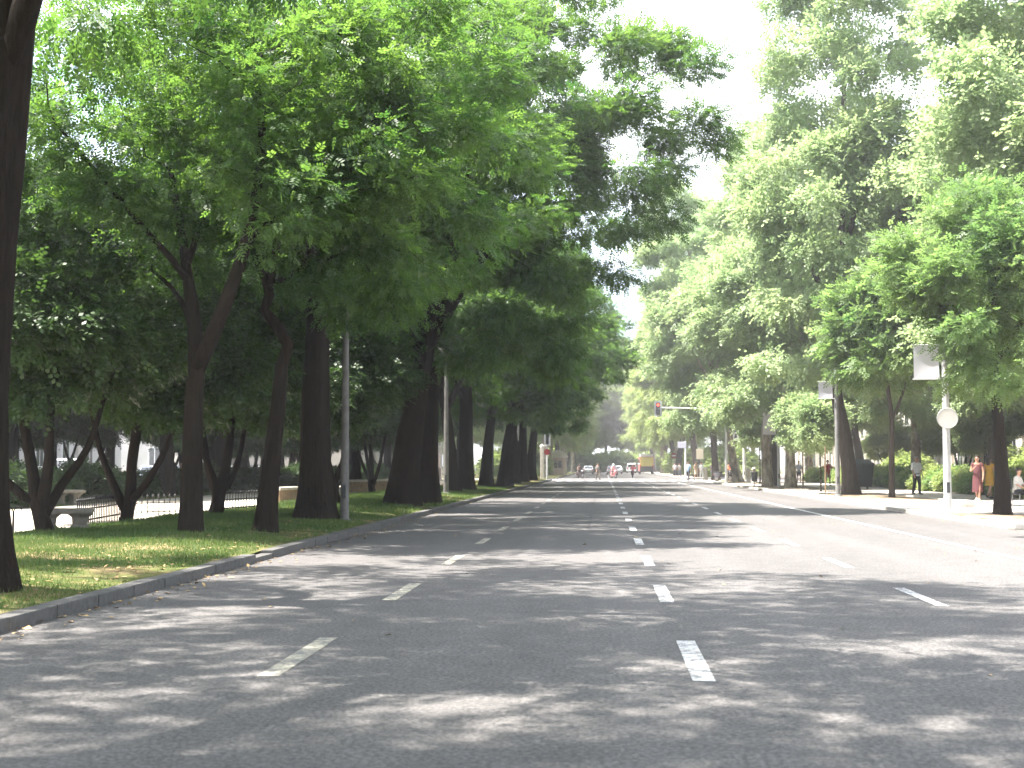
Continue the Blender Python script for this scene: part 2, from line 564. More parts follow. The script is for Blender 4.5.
CURVED = grow_tree(4, [
    ([f3(266, 528), f3(269, 480), f3(273, 440), f3(277, 408), f3(280, 367), f3(286, 346), f3(276, 329), f3(262, 312), f3(267, 296), f3(258, 271), f3(246, 250, .2), f3(225, 226, .5), f3(205, 190, 1)], 0.185, 0.05),
    ([f3(266, 300), f3(271, 268, -.1), f3(282, 232, -.3), f3(302, 190, -.5), f3(322, 160, -.6), f3(350, 146, -.6), f3(398, 130, -.4)], 0.085, 0.03),
    ([f3(274, 290, -.1), f3(296, 268, .2), f3(330, 254, .5), f3(372, 240, .7)], 0.05, 0.02),
    ([f3(322, 160, -.6), f3(345, 172, -.9), f3(380, 190, -1.2), f3(420, 198, -1.4)], 0.05, 0.02),
    ([f3(258, 271, 0), f3(262, 220, .3), f3(270, 160, .5), f3(268, 95, .4)], 0.08, 0.04)],
    [(0.3, 0, 9.0, 3.2, 2.8, 2.4), (2.4, -0.6, 7.6, 2.4, 2.0, 1.7), (2.9, 0.4, 6.0, 1.9, 1.7, 1.2), (-1.6, 0.8, 7.4, 2.0, 1.8, 1.6), (3.2, -1.2, 9.0, 2.0, 1.8, 1.6), (1.9, 0.8, 5.0, 1.9, 1.7, 1.2)],
    natt=340, sprays=14500, step=0.33, kill=0.7, templ=PIN, leaf=LEAF_LOCUST, wood=BARK_DARK, active_z=4.0, spread=0.3, flare=1.3)
# tall planes on the far side of the road
PLANE_A = grow_tree(5, [
    ([(0, 0, 0), (-0.25, 0, 2.2), (-0.6, 0.1, 4.6), (-0.4, 0.2, 8), (-0.1, 0.1, 13), (0, 0, 18)], 0.31, 0.07),
    ([(-0.55, 0.1, 4.4), (0.5, 0.3, 6.8), (1.9, 0.4, 9.5), (2.8, 0.4, 12.5)], 0.22, 0.05),
    ([(-0.45, 0.2, 6.8), (-1.9, -0.3, 9.5), (-3.2, -0.5, 12)], 0.17, 0.05),
    ([(-0.35, 0.2, 9), (0.2, -1.8, 11.5), (0.3, -3, 14)], 0.15, 0.05)],
    [(0, 0, 17.5, 4.0, 4.0, 5.2), (-2.4, 0, 12, 3.0, 3.4, 3.6), (2.6, 0.3, 12, 3.2, 3.4, 3.6), (0, -2.8, 11, 3.4, 2.8, 3.4), (0.3, 2.8, 11, 3.2, 2.8, 3.2), (-2.0, -1.6, 6.9, 2.5, 2.4, 2.2), (2.0, -1.6, 6.3, 2.6, 2.4, 2.2), (-2.6, 1.8, 5.4, 2.0, 2.0, 1.4), (2.2, 2.2, 5.0, 2.0, 2.0, 1.4)],
    natt=430, sprays=25000, step=0.5, kill=1.15, templ=BROAD, leaf=LEAF_PLANE, wood=BARK_MID, active_z=4.6, spread=0.46)
PLANE_B = grow_tree(6, [
    ([(0, 0, 0), (0.1, 0, 2.4), (0.0, 0.1, 5), (0.3, 0.0, 9), (0.2, 0.1, 14), (0.1, 0, 17)], 0.32, 0.08),
    ([(0.0, 0.1, 4.8), (-1.5, 0.2, 7.6), (-2.6, 0.3, 11)], 0.18, 0.05),
    ([(0.2, 0.1, 6.4), (1.6, -0.4, 9), (2.6, -0.6, 12)], 0.16, 0.05),
    ([(0.3, 0.1, 8), (0.2, 1.8, 10.8), (0.1, 2.8, 13)], 0.14, 0.05)],
    [(0.2, 0, 17.0, 3.7, 3.7, 5.6), (-2.5, 0.3, 11.6, 3.0, 3.2, 3.8), (2.5, -0.6, 11.4, 3.0, 3.2, 3.4), (0, 2.8, 11.5, 3.2, 2.7, 3.5), (0, -2.8, 10.4, 3.2, 2.7, 3.3), (-1.8, -1.8, 6.4, 2.4, 2.2, 2.2), (1.6, 1.6, 6.4, 2.4, 2.2, 2.2), (2.2, -1.6, 4.8, 2.0, 1.9, 1.3), (-2.2, 1.8, 5.0, 2.0, 1.9, 1.3)],
    natt=430, sprays=25000, step=0.5, kill=1.15, templ=BROAD, leaf=LEAF_PLANE, wood=BARK_PLANE, active_z=4.4, spread=0.46)
# darker low tree at the right kerb
NEAR_R = grow_tree(7, [
    ([(0, 0, 0), (0.0, 0, 1.5), (-0.12, 0, 3.4), (-0.2, 0.1, 5), (-0.1, 0.1, 7.6)], 0.21, 0.06),
    ([(-0.15, 0, 3.6), (-1.0, -0.2, 5.0), (-2.2, -0.3, 6.2)], 0.1, 0.035),
    ([(-0.17, 0, 4.0), (0.8, 0.2, 5.4), (1.8, 0.2, 6.6)], 0.1, 0.035),
    ([(-0.2, 0.1, 4.8), (-0.4, -1.3, 6.2), (-0.4, -2.0, 7.2)], 0.08, 0.03)],
    [(-0.3, 0, 7.0, 2.6, 2.6, 2.2), (-1.9, -0.3, 6.5, 1.6, 1.7, 1.3), (1.8, 0.2, 5.6, 2.0, 1.9, 1.9), (-0.6, -1.8, 5.0, 1.7, 1.6, 1.8), (0.6, 1.6, 5.4, 1.9, 1.7, 1.7), (-0.75, 0.2, 3.7, 0.8, 1.0, 1.1)],
    natt=300, sprays=17000, step=0.33, kill=0.7, templ=PIN_MID, leaf=LEAF_LIGHT, wood=BARK_DARK, active_z=3.2, spread=0.3, flare=1.2)
SLIM = grow_tree(8, [
    ([(0, 0, 0), (0.02, 0, 1.6), (0.05, 0, 3.2), (-0.1, 0, 4.6), (-0.25, 0, 6.5)], 0.13, 0.05),
    ([(0.05, 0, 3.1), (0.5, 0.1, 4.2), (0.95, 0.1, 5.6)], 0.07, 0.03)],
    [(0, 0, 7.6, 2.4, 2.3, 2.0), (-1.3, 0, 5.8, 1.5, 1.5, 1.2), (1.4, 0, 6.2, 1.6, 1.5, 1.4), (0, -1.4, 5.6, 1.5, 1.3, 1.2)],
    natt=420, sprays=10000, step=0.35, kill=0.62, templ=PIN_BIG, leaf=LEAF_LIGHT, wood=BARK_MID, active_z=3.4, spread=0.32, flare=1.15)
# dark many-stemmed evergreens in the park, leaves low down
STEMS = grow_tree(9, [
    ([(0, 0, 0), (-0.15, 0, 0.5), (-0.3, 0.1, 1.3), (-0.5, 0.1, 2.4), (-0.6, 0.2, 3.6)], 0.14, 0.04),
    ([(-0.05, 0, 0.2), (0.25, 0.1, 0.8), (0.7, 0.1, 1.5), (1.0, 0.2, 2.6)], 0.10, 0.035),
    ([(-0.1, 0, 0.3), (0.05, -0.2, 1.1), (0.1, -0.4, 2.2), (0.3, -0.5, 3.4)], 0.11, 0.035),
    ([(-0.15, 0, 0.45), (-0.7, 0.0, 0.9), (-1.2, -0.1, 1.7), (-1.6, -0.2, 2.8)], 0.09, 0.03)],
    [(-0.4, 0.2, 4.2, 1.9, 1.9, 1.5), (1.1, 0.2, 3.3, 1.5, 1.5, 1.1), (-1.5, -0.2, 3.2, 1.5, 1.5, 1.2), (0.2, -0.9, 3.6, 1.5, 1.4, 1.2)],
    natt=420, sprays=12000, step=0.3, kill=0.5, templ=BROAD * 0.6, leaf=LEAF_OAK, wood=BARK_DARK, active_z=1.6, spread=0.28, flare=1.2)
PARK = grow_tree(10, [
    ([(0, 0, 0), (0.05, 0, 1.8), (0.1, 0, 3.8), (0.0, 0, 6), (0, 0, 9)], 0.26, 0.07),
    ([(0.1, 0, 3.2), (1.4, 0.2, 4.6), (2.6, 0.2, 6.0)], 0.13, 0.04),
    ([(0.1, 0, 3.6), (-1.4, 0.2, 5.0), (-2.7, 0.1, 6.2)], 0.13, 0.04)],
    [(0, 0, 8.6, 3.6, 3.6, 3.0), (2.8, 0, 6.2, 2.5, 2.5, 2.0), (-2.8, 0, 6.2, 2.5, 2.5, 2.0), (0, 2.6, 6, 2.4, 2.4, 2), (0, -2.6, 5.6, 2.4, 2.4, 2.2), (1.8, -1.6, 4.0, 1.6, 1.5, 1.0), (-1.8, -1.4, 4.2, 1.6, 1.5, 1.1)],
    natt=600, sprays=17000, step=0.4, kill=0.75, templ=BROAD * 0.8, leaf=LEAF_OAK, wood=BARK_DARK, active_z=3.4, spread=0.36)
# pale young tree and the low shrub of the planted beds
YOUNG = grow_tree(11, [
    ([(0, 0, 0), (0.02, 0, 1.2), (0.0, 0, 2.4), (0.03, 0, 4.0)], 0.05, 0.02),
    ([(0, 0, 2.0), (0.4, 0, 2.9), (0.7, 0.1, 3.6)], 0.025, 0.012)],
    [(0, 0, 4.0, 1.25, 1.25, 1.4), (0.5, 0, 3.0, 0.9, 0.9, 0.7), (-0.5, 0, 3.2, 0.9, 0.9, 0.8)],
    natt=240, sprays=4200, step=0.25, kill=0.42, templ=BROAD * 0.8, leaf=LEAF_PLANE, wood=BARK_MID, active_z=1.9, spread=0.25, flare=1.1)
BUSH = grow_tree(12, [
    ([(0, 0, 0), (0.0, 0, 0.35), (0.05, 0, 0.7)], 0.03, 0.012), ([(0, 0, 0.05), (0.25, 0, 0.35), (0.4, 0, 0.6)], 0.02, 0.01), ([(0, 0, 0.05), (-0.25, 0.05, 0.35), (-0.4, 0, 0.6)], 0.02, 0.01)],
    [(0, 0, 0.5, 0.75, 0.5, 0.45), (0.4, 0, 0.45, 0.45, 0.45, 0.36), (-0.4, 0, 0.45, 0.45, 0.45, 0.36)],
    natt=160, sprays=2600, step=0.14, kill=0.2, templ=BROAD * 0.55, leaf=LEAF_PALE, wood=BARK_MID, active_z=0.2, spread=0.14, flare=1.0)
BUSH_DARK = (BUSH[0], BUSH[1].copy()); BUSH_DARK[1].materials[0] = LEAF_OAK

TALL_PALE = (STEMS[0], STEMS[1].copy()); TALL_PALE[1].materials[0] = LEAF_PLANE

def sunlit_look(pair):  # recolours far crowns yellow-green to imitate distant sunlit leaves
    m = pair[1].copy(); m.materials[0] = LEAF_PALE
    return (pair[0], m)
FAR_A, FAR_B = sunlit_look(PLANE_A), sunlit_look(PLANE_B)
BUSH_MID = (BUSH[0], BUSH[1].copy()); BUSH_MID[1].materials[0] = LEAF_LIGHT
# ------------------------------------------------------------------ ground, road, pavements
def sheet(name, x0, x1, y0, y1, z, mat, nx=1, ny=1, zf=None):
    xs = np.linspace(x0, x1, nx + 1); ys = np.linspace(y0, y1, ny + 1)
    V = [(x, y, z + (zf(x, y) if zf else 0)) for y in ys for x in xs]
    Fc = [(j * (nx + 1) + i, j * (nx + 1) + i + 1, (j + 1) * (nx + 1) + i + 1, (j + 1) * (nx + 1) + i) for j in range(ny) for i in range(nx)]
    me = bpy.data.meshes.new(name); me.from_pydata(V, [], Fc); me.materials.append(mat)
    if zf: me.polygons.foreach_set('use_smooth', [True] * len(me.polygons))
    o = link(bpy.data.objects.new(name, me))
    o['kind'] = 'structure'
    return o


def asphalt(name, lo, hi):
    m, nt, b = nodes_of(name)
    co = obj_co(nt)
    big = noise(nt, co, 0.35, 4, 0.55, (1, 0.25, 1))
    mid = noise(nt, co, 3.0, 5, 0.6)
    fine = noise(nt, co, 30, 4, 0.85)
    v = N(nt, 'ShaderNodeTexVoronoi', Scale=70.0); nt.links.new(co, v.inputs['Vector'])
    c = ramp(nt, big, [(0.3, lo), (0.7, hi)])
    c = mix(nt, 0.35, c, ramp(nt, mid, [(0.3, tuple(0.7 * x for x in lo)), (0.7, tuple(1.15 * x for x in hi))]))
    c = mix(nt, 0.8, c, ramp(nt, fine, [(0.40, (0.35,) * 3), (0.5, (0.95,) * 3), (0.60, (1.75,) * 3)]), 'MULTIPLY')
    c = mix(nt, 0.5, c, ramp(nt, v.outputs['Distance'], [(0.0, (1.5, 1.48, 1.45)), (0.4, (0.8,) * 3)]), 'MULTIPLY')
    # worn wheel tracks run along the lanes
    sx = N(nt, 'ShaderNodeSeparateXYZ'); nt.links.new(co, sx.inputs[0])
    wv = N(nt, 'ShaderNodeMath', operation='SINE')
    ml = N(nt, 'ShaderNodeMath', operation='MULTIPLY_ADD'); ml.inputs[1].default_value = 2 * PI / 1.43; ml.inputs[2].default_value = 0.4
    nt.links.new(sx.outputs[0], ml.inputs[0]); nt.links.new(ml.outputs[0], wv.inputs[0])
    c = mix(nt, 0.5, c, ramp(nt, wv.outputs[0], [(0.0, (0.92,) * 3), (1.0, (1.1,) * 3)]), 'MULTIPLY')
    # hairline cracks and dark oil spots
    wd = N(nt, 'ShaderNodeTexNoise', Scale=1.2, Detail=4.0); nt.links.new(co, wd.inputs['Vector'])
    vw = N(nt, 'ShaderNodeVectorMath', operation='MULTIPLY_ADD')
    nt.links.new(wd.outputs['Color'], vw.inputs[0]); vw.inputs[1].default_value = (1.6, 1.6, 0); nt.links.new(co, vw.inputs[2])
    ve = N(nt, 'ShaderNodeTexVoronoi', Scale=0.22, feature='DISTANCE_TO_EDGE'); nt.links.new(vw.outputs[0], ve.inputs['Vector'])
    crack = ramp(nt, ve.outputs['Distance'], [(0.0, (1, 1, 1)), (0.0028, (0, 0, 0))])
    where = ramp(nt, noise(nt, co, 0.16, 2), [(0.5, (0, 0, 0)), (0.6, (0.3, 0.3, 0.3))])
    c = mix(nt, mix(nt, 1.0, crack, where, 'MULTIPLY'), c, (0.02, 0.02, 0.021))
    spots = ramp(nt, noise(nt, co, 1.7, 2, 0.5), [(0.69, (0, 0, 0)), (0.78, (0.22, 0.22, 0.22))])
    c = mix(nt, spots, c, (0.035, 0.035, 0.036))
    nt.links.new(c, b.inputs['Base Color'])
    b.inputs['Roughness'].default_value = 0.78
    b.inputs['Specular IOR Level'].default_value = 0.3
    bump(nt, b, fine, 0.5, 0.006)
    return m


ASPH = asphalt('worn_asphalt', (0.077, 0.073, 0.070), (0.113, 0.106, 0.102))
ASPH2 = asphalt('side_asphalt', (0.12, 0.12, 0.12), (0.16, 0.16, 0.16))


def paving(name, lo, hi, sx_, sy_):
    m, nt, b = nodes_of(name)
    co = obj_co(nt)
    br = N(nt, 'ShaderNodeTexBrick', Scale=1.0)
    br.inputs['Mortar Size'].default_value = 0.012
    br.inputs['Brick Width'].default_value = sx_; br.inputs['Row Height'].default_value = sy_
    br.inputs['Color1'].default_value = (*lo, 1); br.inputs['Color2'].default_value = (*hi, 1)
    br.inputs['Mortar'].default_value = (*(0.55 * x for x in lo), 1)
    nt.links.new(co, br.inputs['Vector'])
    f = noise(nt, co, 1.1, 5)
    c = mix(nt, 0.7, br.outputs['Color'], ramp(nt, f, [(0.3, (0.72, 0.7, 0.68)), (0.7, (1.12, 1.1, 1.08))]), 'MULTIPLY')
    nt.links.new(c, b.inputs['Base Color']); b.inputs['Roughness'].default_value = 0.8
    return m


def dirt(name, stops, scale, fine=40.0, bm_=0.4):
    m, nt, b = nodes_of(name)
    co = obj_co(nt)
    f = noise(nt, co, scale, 6, 0.65)
    g = noise(nt, co, fine, 3, 0.7)
    c = ramp(nt, f, stops)
    c = mix(nt, 0.6, c, ramp(nt, g, [(0.3, (0.6,) * 3), (0.7, (1.4,) * 3)]), 'MULTIPLY')
    nt.links.new(c, b.inputs['Base Color']); b.inputs['Roughness'].default_value = 0.95
    b.inputs['Specular IOR Level'].default_value = 0.1
    bump(nt, b, g, bm_, 0.03)
    return m


GROUND = dirt('earth_and_grass', [(0.35, (0.05, 0.075, 0.025)), (0.55, (0.09, 0.09, 0.04)), (0.7, (0.17, 0.14, 0.085))], 0.3, 8)
SAND = dirt('sandy_path', [(0.3, (0.44, 0.385, 0.32)), (0.7, (0.56, 0.50, 0.42))], 0.8, 30, 0.15)
SOIL = dirt('dry_soil', [(0.3, (0.15, 0.115, 0.075)), (0.7, (0.27, 0.21, 0.145))], 1.6, 22)
PAVE = paving('pale_paving', (0.40, 0.36, 0.32), (0.48, 0.43, 0.385), 0.6, 0.4)
GRANITE = M('kerb_granite', (0.075, 0.072, 0.068), 0.8, 0.3, 14, bmp=0.3)
PALE_STONE = M('pale_stone', (0.46, 0.42, 0.36), 0.8, 0.25, 9, bmp=0.2)
PAINT_W = None


def paint(name, col, under, wear):
    m, nt, b = nodes_of(name)
    co = obj_co(nt)
    f = noise(nt, co, 15, 6, 0.8); g = noise(nt, co, 2.2, 3)
    a = N(nt, 'ShaderNodeMath', operation='MULTIPLY_ADD'); nt.links.new(g, a.inputs[0]); a.inputs[1].default_value = 0.5; nt.links.new(f, a.inputs[2])
    c = ramp(nt, a.outputs[0], [(wear - 0.05, under), (wear + 0.03, tuple(0.72 * x for x in col)), (wear + 0.12, col)])
    nt.links.new(c, b.inputs['Base Color']); b.inputs['Roughness'].default_value = 0.7
    return m


PAINT_W = paint('worn_white_paint', (0.56, 0.55, 0.53), (0.15, 0.145, 0.14), 0.725)
PAINT_C = paint('worn_cream_paint', (0.40, 0.365, 0.28), (0.13, 0.125, 0.12), 0.745)

XL, XR = -5.1, 9.1            # kerb lines
Y_CROSS0, Y_CROSS1 = 131.0, 147.0
sheet('ground', -900, 900, -900, 1400, -0.08, GROUND)
sheet('avenue_road', XL, XR, -60, 520, 0.0, ASPH)
sheet('crossing_road', -140, XL - 0.002, Y_CROSS0, Y_CROSS1, 0.0, ASPH2)
sheet('crossing_road', XR + 0.002, 140, Y_CROSS0, Y_CROSS1, 0.0, ASPH2)
sheet('parking_street', -41, -31, -20, Y_CROSS0 - 1, 0.0, ASPH2)

# painted lines
def strip(bm, x, y0, y1, w, z=0.004, rnd=None):
    n = max(1, int((y1 - y0) / 0.5))
    for i in range(n):
        a = y0 + (y1 - y0) * i / n; b_ = y0 + (y1 - y0) * (i + 1) / n
        bm.faces.new([bm.verts.new(p) for p in ((x - w / 2, a, z), (x + w / 2, a, z), (x + w / 2, b_, z), (x - w / 2, b_, z))])

mb = MB()
for k in range(-2, 24): strip(mb.bm, 0.66, 8.78 + 5 * k, 10.77 + 5 * k, 0.15)
for k in range(1, 24): strip(mb.bm, 3.43, 8.6 + 5 * k, 10.6 + 5 * k, 0.13)
strip(mb.bm, 6.35, 17, 122, 0.14)
for i in range(28): # zebra crossing before the junction
    pass
strip(mb.bm, 0.66, 150, 300, 0.12)
o = mb.build('white_lane_marking', PAINT_W); o['kind'] = 'structure'
mb = MB()
for k in range(-2, 14): strip(mb.bm, -2.27, 8.78 + 5 * k, 10.77 + 5 * k, 0.15)
o = mb.build('cream_lane_marking', PAINT_C); o['kind'] = 'structure'
mb = MB()   # stop line and zebra bars of the junction
mb.quad((0.7, 121.6, 0.004), (6.2, 121.6, 0.004), (6.2, 122.1, 0.004), (0.7, 122.1, 0.004))
for i in range(14):
    x = XL + 0.6 + i * 1.0
    mb.quad((x, 124.5, 0.004), (x + 0.5, 124.5, 0.004), (x + 0.5, 128.5, 0.004), (x, 128.5, 0.004))
o = mb.build('zebra_crossing_marking', PAINT_W); o['kind'] = 'structure'
# tar-filled seams
mb = MB(); rg = random.Random(3)
for (x, y0, y1, w) in ((-0.35, 30, 60, 0.012), (2.2, 60, 110, 0.02)):
    y = y0; px = x
    while y < y1:
        nx_ = x + 0.07 * (rg.random() - 0.5)
        ny_ = y + 0.05 + 0.16 * rg.random()
        mb.quad((px - w, y, 0.003), (px + w, y, 0.003), (nx_ + w, ny_, 0.003), (nx_ - w, ny_, 0.003))
        px, y = nx_, ny_
o = mb.build('tar_seam', M('tar', (0.03, 0.03, 0.031), 0.6)); o['kind'] = 'structure'

# kerbs: one run of stones each
def kerb(name, x0, x1, y0, y1, h, mat, step=1.0, low=()):
    mb = MB(); rg = random.Random(int(abs(x0 * 100)))
    y = y0
    while y < y1 - 0.05:
        e = min(y + step, y1)
        hh = h
        for (a, b_, lh) in low:
            if a < (y + e) / 2 < b_: hh = lh
        hh += 0.012 * (rg.random() - 0.5); dx = 0.012 * (rg.random() - 0.5)
        mb.box(((x0 + x1) / 2 + dx, (y + e) / 2, hh / 2 - 0.05), (x1 - x0, e - y - 0.012, hh + 0.1), bevel=0.014)
        y = e
    o = mb.build(name, mat); o['kind'] = 'structure'
    return o

kerb('verge_kerb', XL - 0.2, XL, -20, 130.4, 0.125, GRANITE, low=((18.6, 19.6, 0.075),))
kerb('pavement_kerb', XR, XR + 0.16, -20, 130.4, 0.12, PALE_STONE)
kerb('far_kerb', XL - 0.2, XL, 147.6, 420, 0.12, GRANITE, 6.0)
kerb('far_kerb', XR, XR + 0.16, 147.6, 420, 0.12, PALE_STONE, 6.0)

# left: grass verge, sandy path, park lawn
def verge_z(x, y):
    u = (XL - 0.2 - x)
    return 0.075 * min(u, 2.2) * 0.9 + 0.018 * math.sin(1.7 * x + 0.6 * y) + 0.014 * math.sin(2.9 * y - x)
def vz(x, y): return 0.10 + verge_z(x, y)

VERGE = dirt('grass_soil', [(0.34, (0.045, 0.062, 0.018)), (0.5, (0.075, 0.085, 0.028)), (0.64, (0.19, 0.145, 0.075))], 1.1, 60)
sheet('grass_verge', -10.25, XL - 0.2, -20, 130.4, 0.10, VERGE, 20, 300, verge_z)
sheet('sandy_path', -17.0, -10.2, -20, 130.4, 0.16, SAND)
sheet('park_lawn', -31.0, -17.0, -20, 130.4, 0.165, GROUND)
sheet('far_verge', -30, XL - 0.2, 147.6, 420, 0.11, VERGE)
# right: paved pavement with planted beds
sheet('pavement', XR + 0.16, 17.2, -20, 130.4, 0.10, PAVE)
sheet('bed_soil', 17.2, 24.5, -20, 130.4, 0.11, SOIL)
sheet('far_pavement', XR + 0.16, 30, 147.6, 420, 0.10, PAVE)

def tree_pit(x0, x1, y0, y1):
    o = sheet('tree_pit_soil', x0 + 0.02, x1 - 0.02, y0, y1, 0.112, SOIL, 10, 20, lambda x, y: 0.05 * math.sin((x - x0) / (x1 - x0) * PI) * math.sin((y - y0) / (y1 - y0) * PI) + 0.012 * math.sin(5 * x + 3 * y))
    mb = MB()
    for a, b_ in (((x0, y0), (x1, y0)), ((x0, y1), (x1, y1)), ((x1, y0), (x1, y1))):
        mb.box(((a[0] + b_[0]) / 2, (a[1] + b_[1]) / 2, 0.12), (abs(b_[0] - a[0]) + 0.12, abs(b_[1] - a[1]) + 0.12, 0.1), bevel=0.015)
    k_ = mb.build('tree_pit_kerb', PALE_STONE); k_['kind'] = 'structure'

tree_pit(9.35, 12.6, 24.0, 36.2)
tree_pit(10.2, 13.0, 49.0, 62.5)
tree_pit(9.9, 12.6, 72.0, 84.0)
tree_pit(9.9, 12.6, 96.0, 118.0)

# grass blades and fallen leaves on the verge
def blades(name, regions, mat, seed):
    rng = np.random.default_rng(seed)
    V = []; T = []
    for (x0, x1, y0, y1, n, h, w) in regions:
        x = rng.uniform(x0, x1, n); y = rng.uniform(y0, y1, n)
        # bare, worn patches towards the kerb
        m = (np.sin(x * 2.1 + y * 0.7) + np.sin(y * 1.3 - x * 1.7) + rng.normal(size=n) * 0.7 + (XL - 0.4 - x) * 0.9) > -0.25
        x, y = x[m], y[m]; n = len(x)
        z = np.array([vz(a, b_) if a > -10.2 else 0.165 for a, b_ in zip(x, y)]) - 0.005
        a = rng.uniform(0, 2 * PI, n); hh = h * rng.uniform(0.5, 1.3, n); ln = hh * rng.uniform(0.1, 0.8, n); b_ = rng.uniform(0, 2 * PI, n)
        p0 = np.stack([x - w * np.cos(a), y - w * np.sin(a), z], 1); p1 = np.stack([x + w * np.cos(a), y + w * np.sin(a), z], 1)
        p2 = np.stack([x + ln * np.cos(b_), y + ln * np.sin(b_), z + hh], 1)
        V.append(np.stack([p0, p1, p2], 1)); T.append(rng.random(n) * 0.6 + 0.3 * (np.sin(x * 1.3) * np.sin(y * 0.8) > 0))
    V = np.concatenate(V).reshape(-1, 3).astype(np.float32); T = np.concatenate(T).astype(np.float32)
    nf = len(T)
    me = bpy.data.meshes.new(name)
    me.vertices.add(nf * 3); me.vertices.foreach_set('co', V.ravel())
    me.loops.add(nf * 3); me.loops.foreach_set('vertex_index', np.arange(nf * 3, dtype=np.int32))
    me.polygons.add(nf); me.polygons.foreach_set('loop_start', np.arange(0, nf * 3, 3, dtype=np.int32))
    at = me.attributes.new('tint', 'FLOAT', 'FACE'); at.data.foreach_set('value', T)
    me.update(calc_edges=True); me.materials.append(mat)
    o = link(bpy.data.objects.new(name, me))
    return o

GRASS_M = leaf_mat('grass_blade', (0.032, 0.085, 0.022), (0.10, 0.145, 0.042), (0.06, 0.16, 0.03), (0.17, 0.23, 0.06), 0.35, 0.2)
o = blades('grass', [(-10.2, XL - 0.25, 9, 20, 52000, 0.06, 0.005), (-10.2, XL - 0.25, 20, 34, 42000, 0.07, 0.008), (-10.2, XL - 0.25, 34, 75, 34000, 0.09, 0.014)], GRASS_M, 5)
tag(o, 'short green grass of the verge, thin and dry towards the kerb', 'grass', kind='stuff')
o = blades('grass', [(-24, -17.1, 28, 80, 16000, 0.12, 0.02)], GRASS_M, 6)
tag(o, 'grass of the park lawn beyond the sandy path', 'grass', kind='stuff')

rng = np.random.default_rng(8)
n = 1500
x = np.concatenate([XL - 0.3 - np.abs(rng.normal(size=n - 600)) * 1.4, XL + np.abs(rng.normal(size=250)) * 0.25, rng.uniform(XL, XR, 60), XR + 0.3 + np.abs(rng.normal(size=290)) * 1.2]); y = 9 + np.abs(rng.normal(size=n)) * 17
zz = np.array([vz(a, b_) + 0.012 if a < XL - 0.2 else (0.012 if a < XR else 0.135) for a, b_ in zip(x, y)])
ax = rng.normal(size=(n, 3)); ax[:, 2] *= 0.15
me = spray_mesh('fallen_leaves', np.stack([x, y, zz], 1), ax, np.tile((0., 0., 1.), (n, 1)) + rng.normal(size=(n, 3)) * 0.2, rng.uniform(0.5, 1.1, n), rng.random(n),
                np.array([[(0, 0, 0), (0.045, 0.026, 0.008), (0.09, 0, 0), (0.045, -0.026, 0.008)]]), M('dry_leaf', (0.30, 0.20, 0.09), 0.8, 0.5, 3))
tag(link(bpy.data.objects.new('fallen_leaves', me)), 'dry fallen leaves along the kerb and on the grass', 'fallen leaves', kind='stuff')
# ------------------------------------------------------------------ the trees in their places
def vpos(px, py, dz=0.0):
    p = gp(px, py, 0.24); return (p.x, p.y, vz(p.x, p.y) - 0.02)

G_ROW = 'avenue trees along the left verge'
T = {}
def T_left(pair, px, py, rz, sc, label, tilt=(0, 0), name='locust_tree', loc=None):
    return tree_from(pair, name, label, loc or vpos(px, py), rz, sc, G_ROW, tilt)

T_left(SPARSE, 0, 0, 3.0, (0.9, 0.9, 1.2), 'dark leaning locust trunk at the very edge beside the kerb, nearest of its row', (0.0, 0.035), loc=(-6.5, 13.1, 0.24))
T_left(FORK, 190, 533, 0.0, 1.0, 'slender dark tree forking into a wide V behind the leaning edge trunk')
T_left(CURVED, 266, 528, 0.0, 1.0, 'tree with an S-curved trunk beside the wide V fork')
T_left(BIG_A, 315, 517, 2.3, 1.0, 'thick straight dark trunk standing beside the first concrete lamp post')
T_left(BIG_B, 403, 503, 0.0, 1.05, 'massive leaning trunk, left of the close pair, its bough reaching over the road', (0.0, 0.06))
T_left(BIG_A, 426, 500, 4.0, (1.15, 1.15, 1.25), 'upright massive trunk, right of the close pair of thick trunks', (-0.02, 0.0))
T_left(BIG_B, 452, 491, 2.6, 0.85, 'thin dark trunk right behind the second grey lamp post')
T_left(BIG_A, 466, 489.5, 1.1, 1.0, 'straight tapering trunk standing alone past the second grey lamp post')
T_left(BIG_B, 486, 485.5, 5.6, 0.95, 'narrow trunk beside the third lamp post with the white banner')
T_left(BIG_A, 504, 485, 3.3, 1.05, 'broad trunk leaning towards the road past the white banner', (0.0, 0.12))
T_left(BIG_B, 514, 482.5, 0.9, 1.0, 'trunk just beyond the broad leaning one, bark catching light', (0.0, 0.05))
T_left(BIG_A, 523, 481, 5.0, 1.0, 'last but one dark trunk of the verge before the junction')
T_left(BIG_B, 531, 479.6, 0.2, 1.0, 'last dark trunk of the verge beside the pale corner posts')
# the row goes on beside and behind the camera and shades the road
for i, (y, pr, rz, sc) in enumerate(((5.5, SPARSE, 0.3, 1.32), (-4.5, SPARSE, 2.0, 1.3))):
    T_left(pr, 0, 0, rz, sc, ('avenue locust of the verge with a long bough over the road, beside the viewpoint', 'thin-crowned avenue locust of the verge standing behind the viewpoint')[i], loc=(-5.9, y, 0.2))

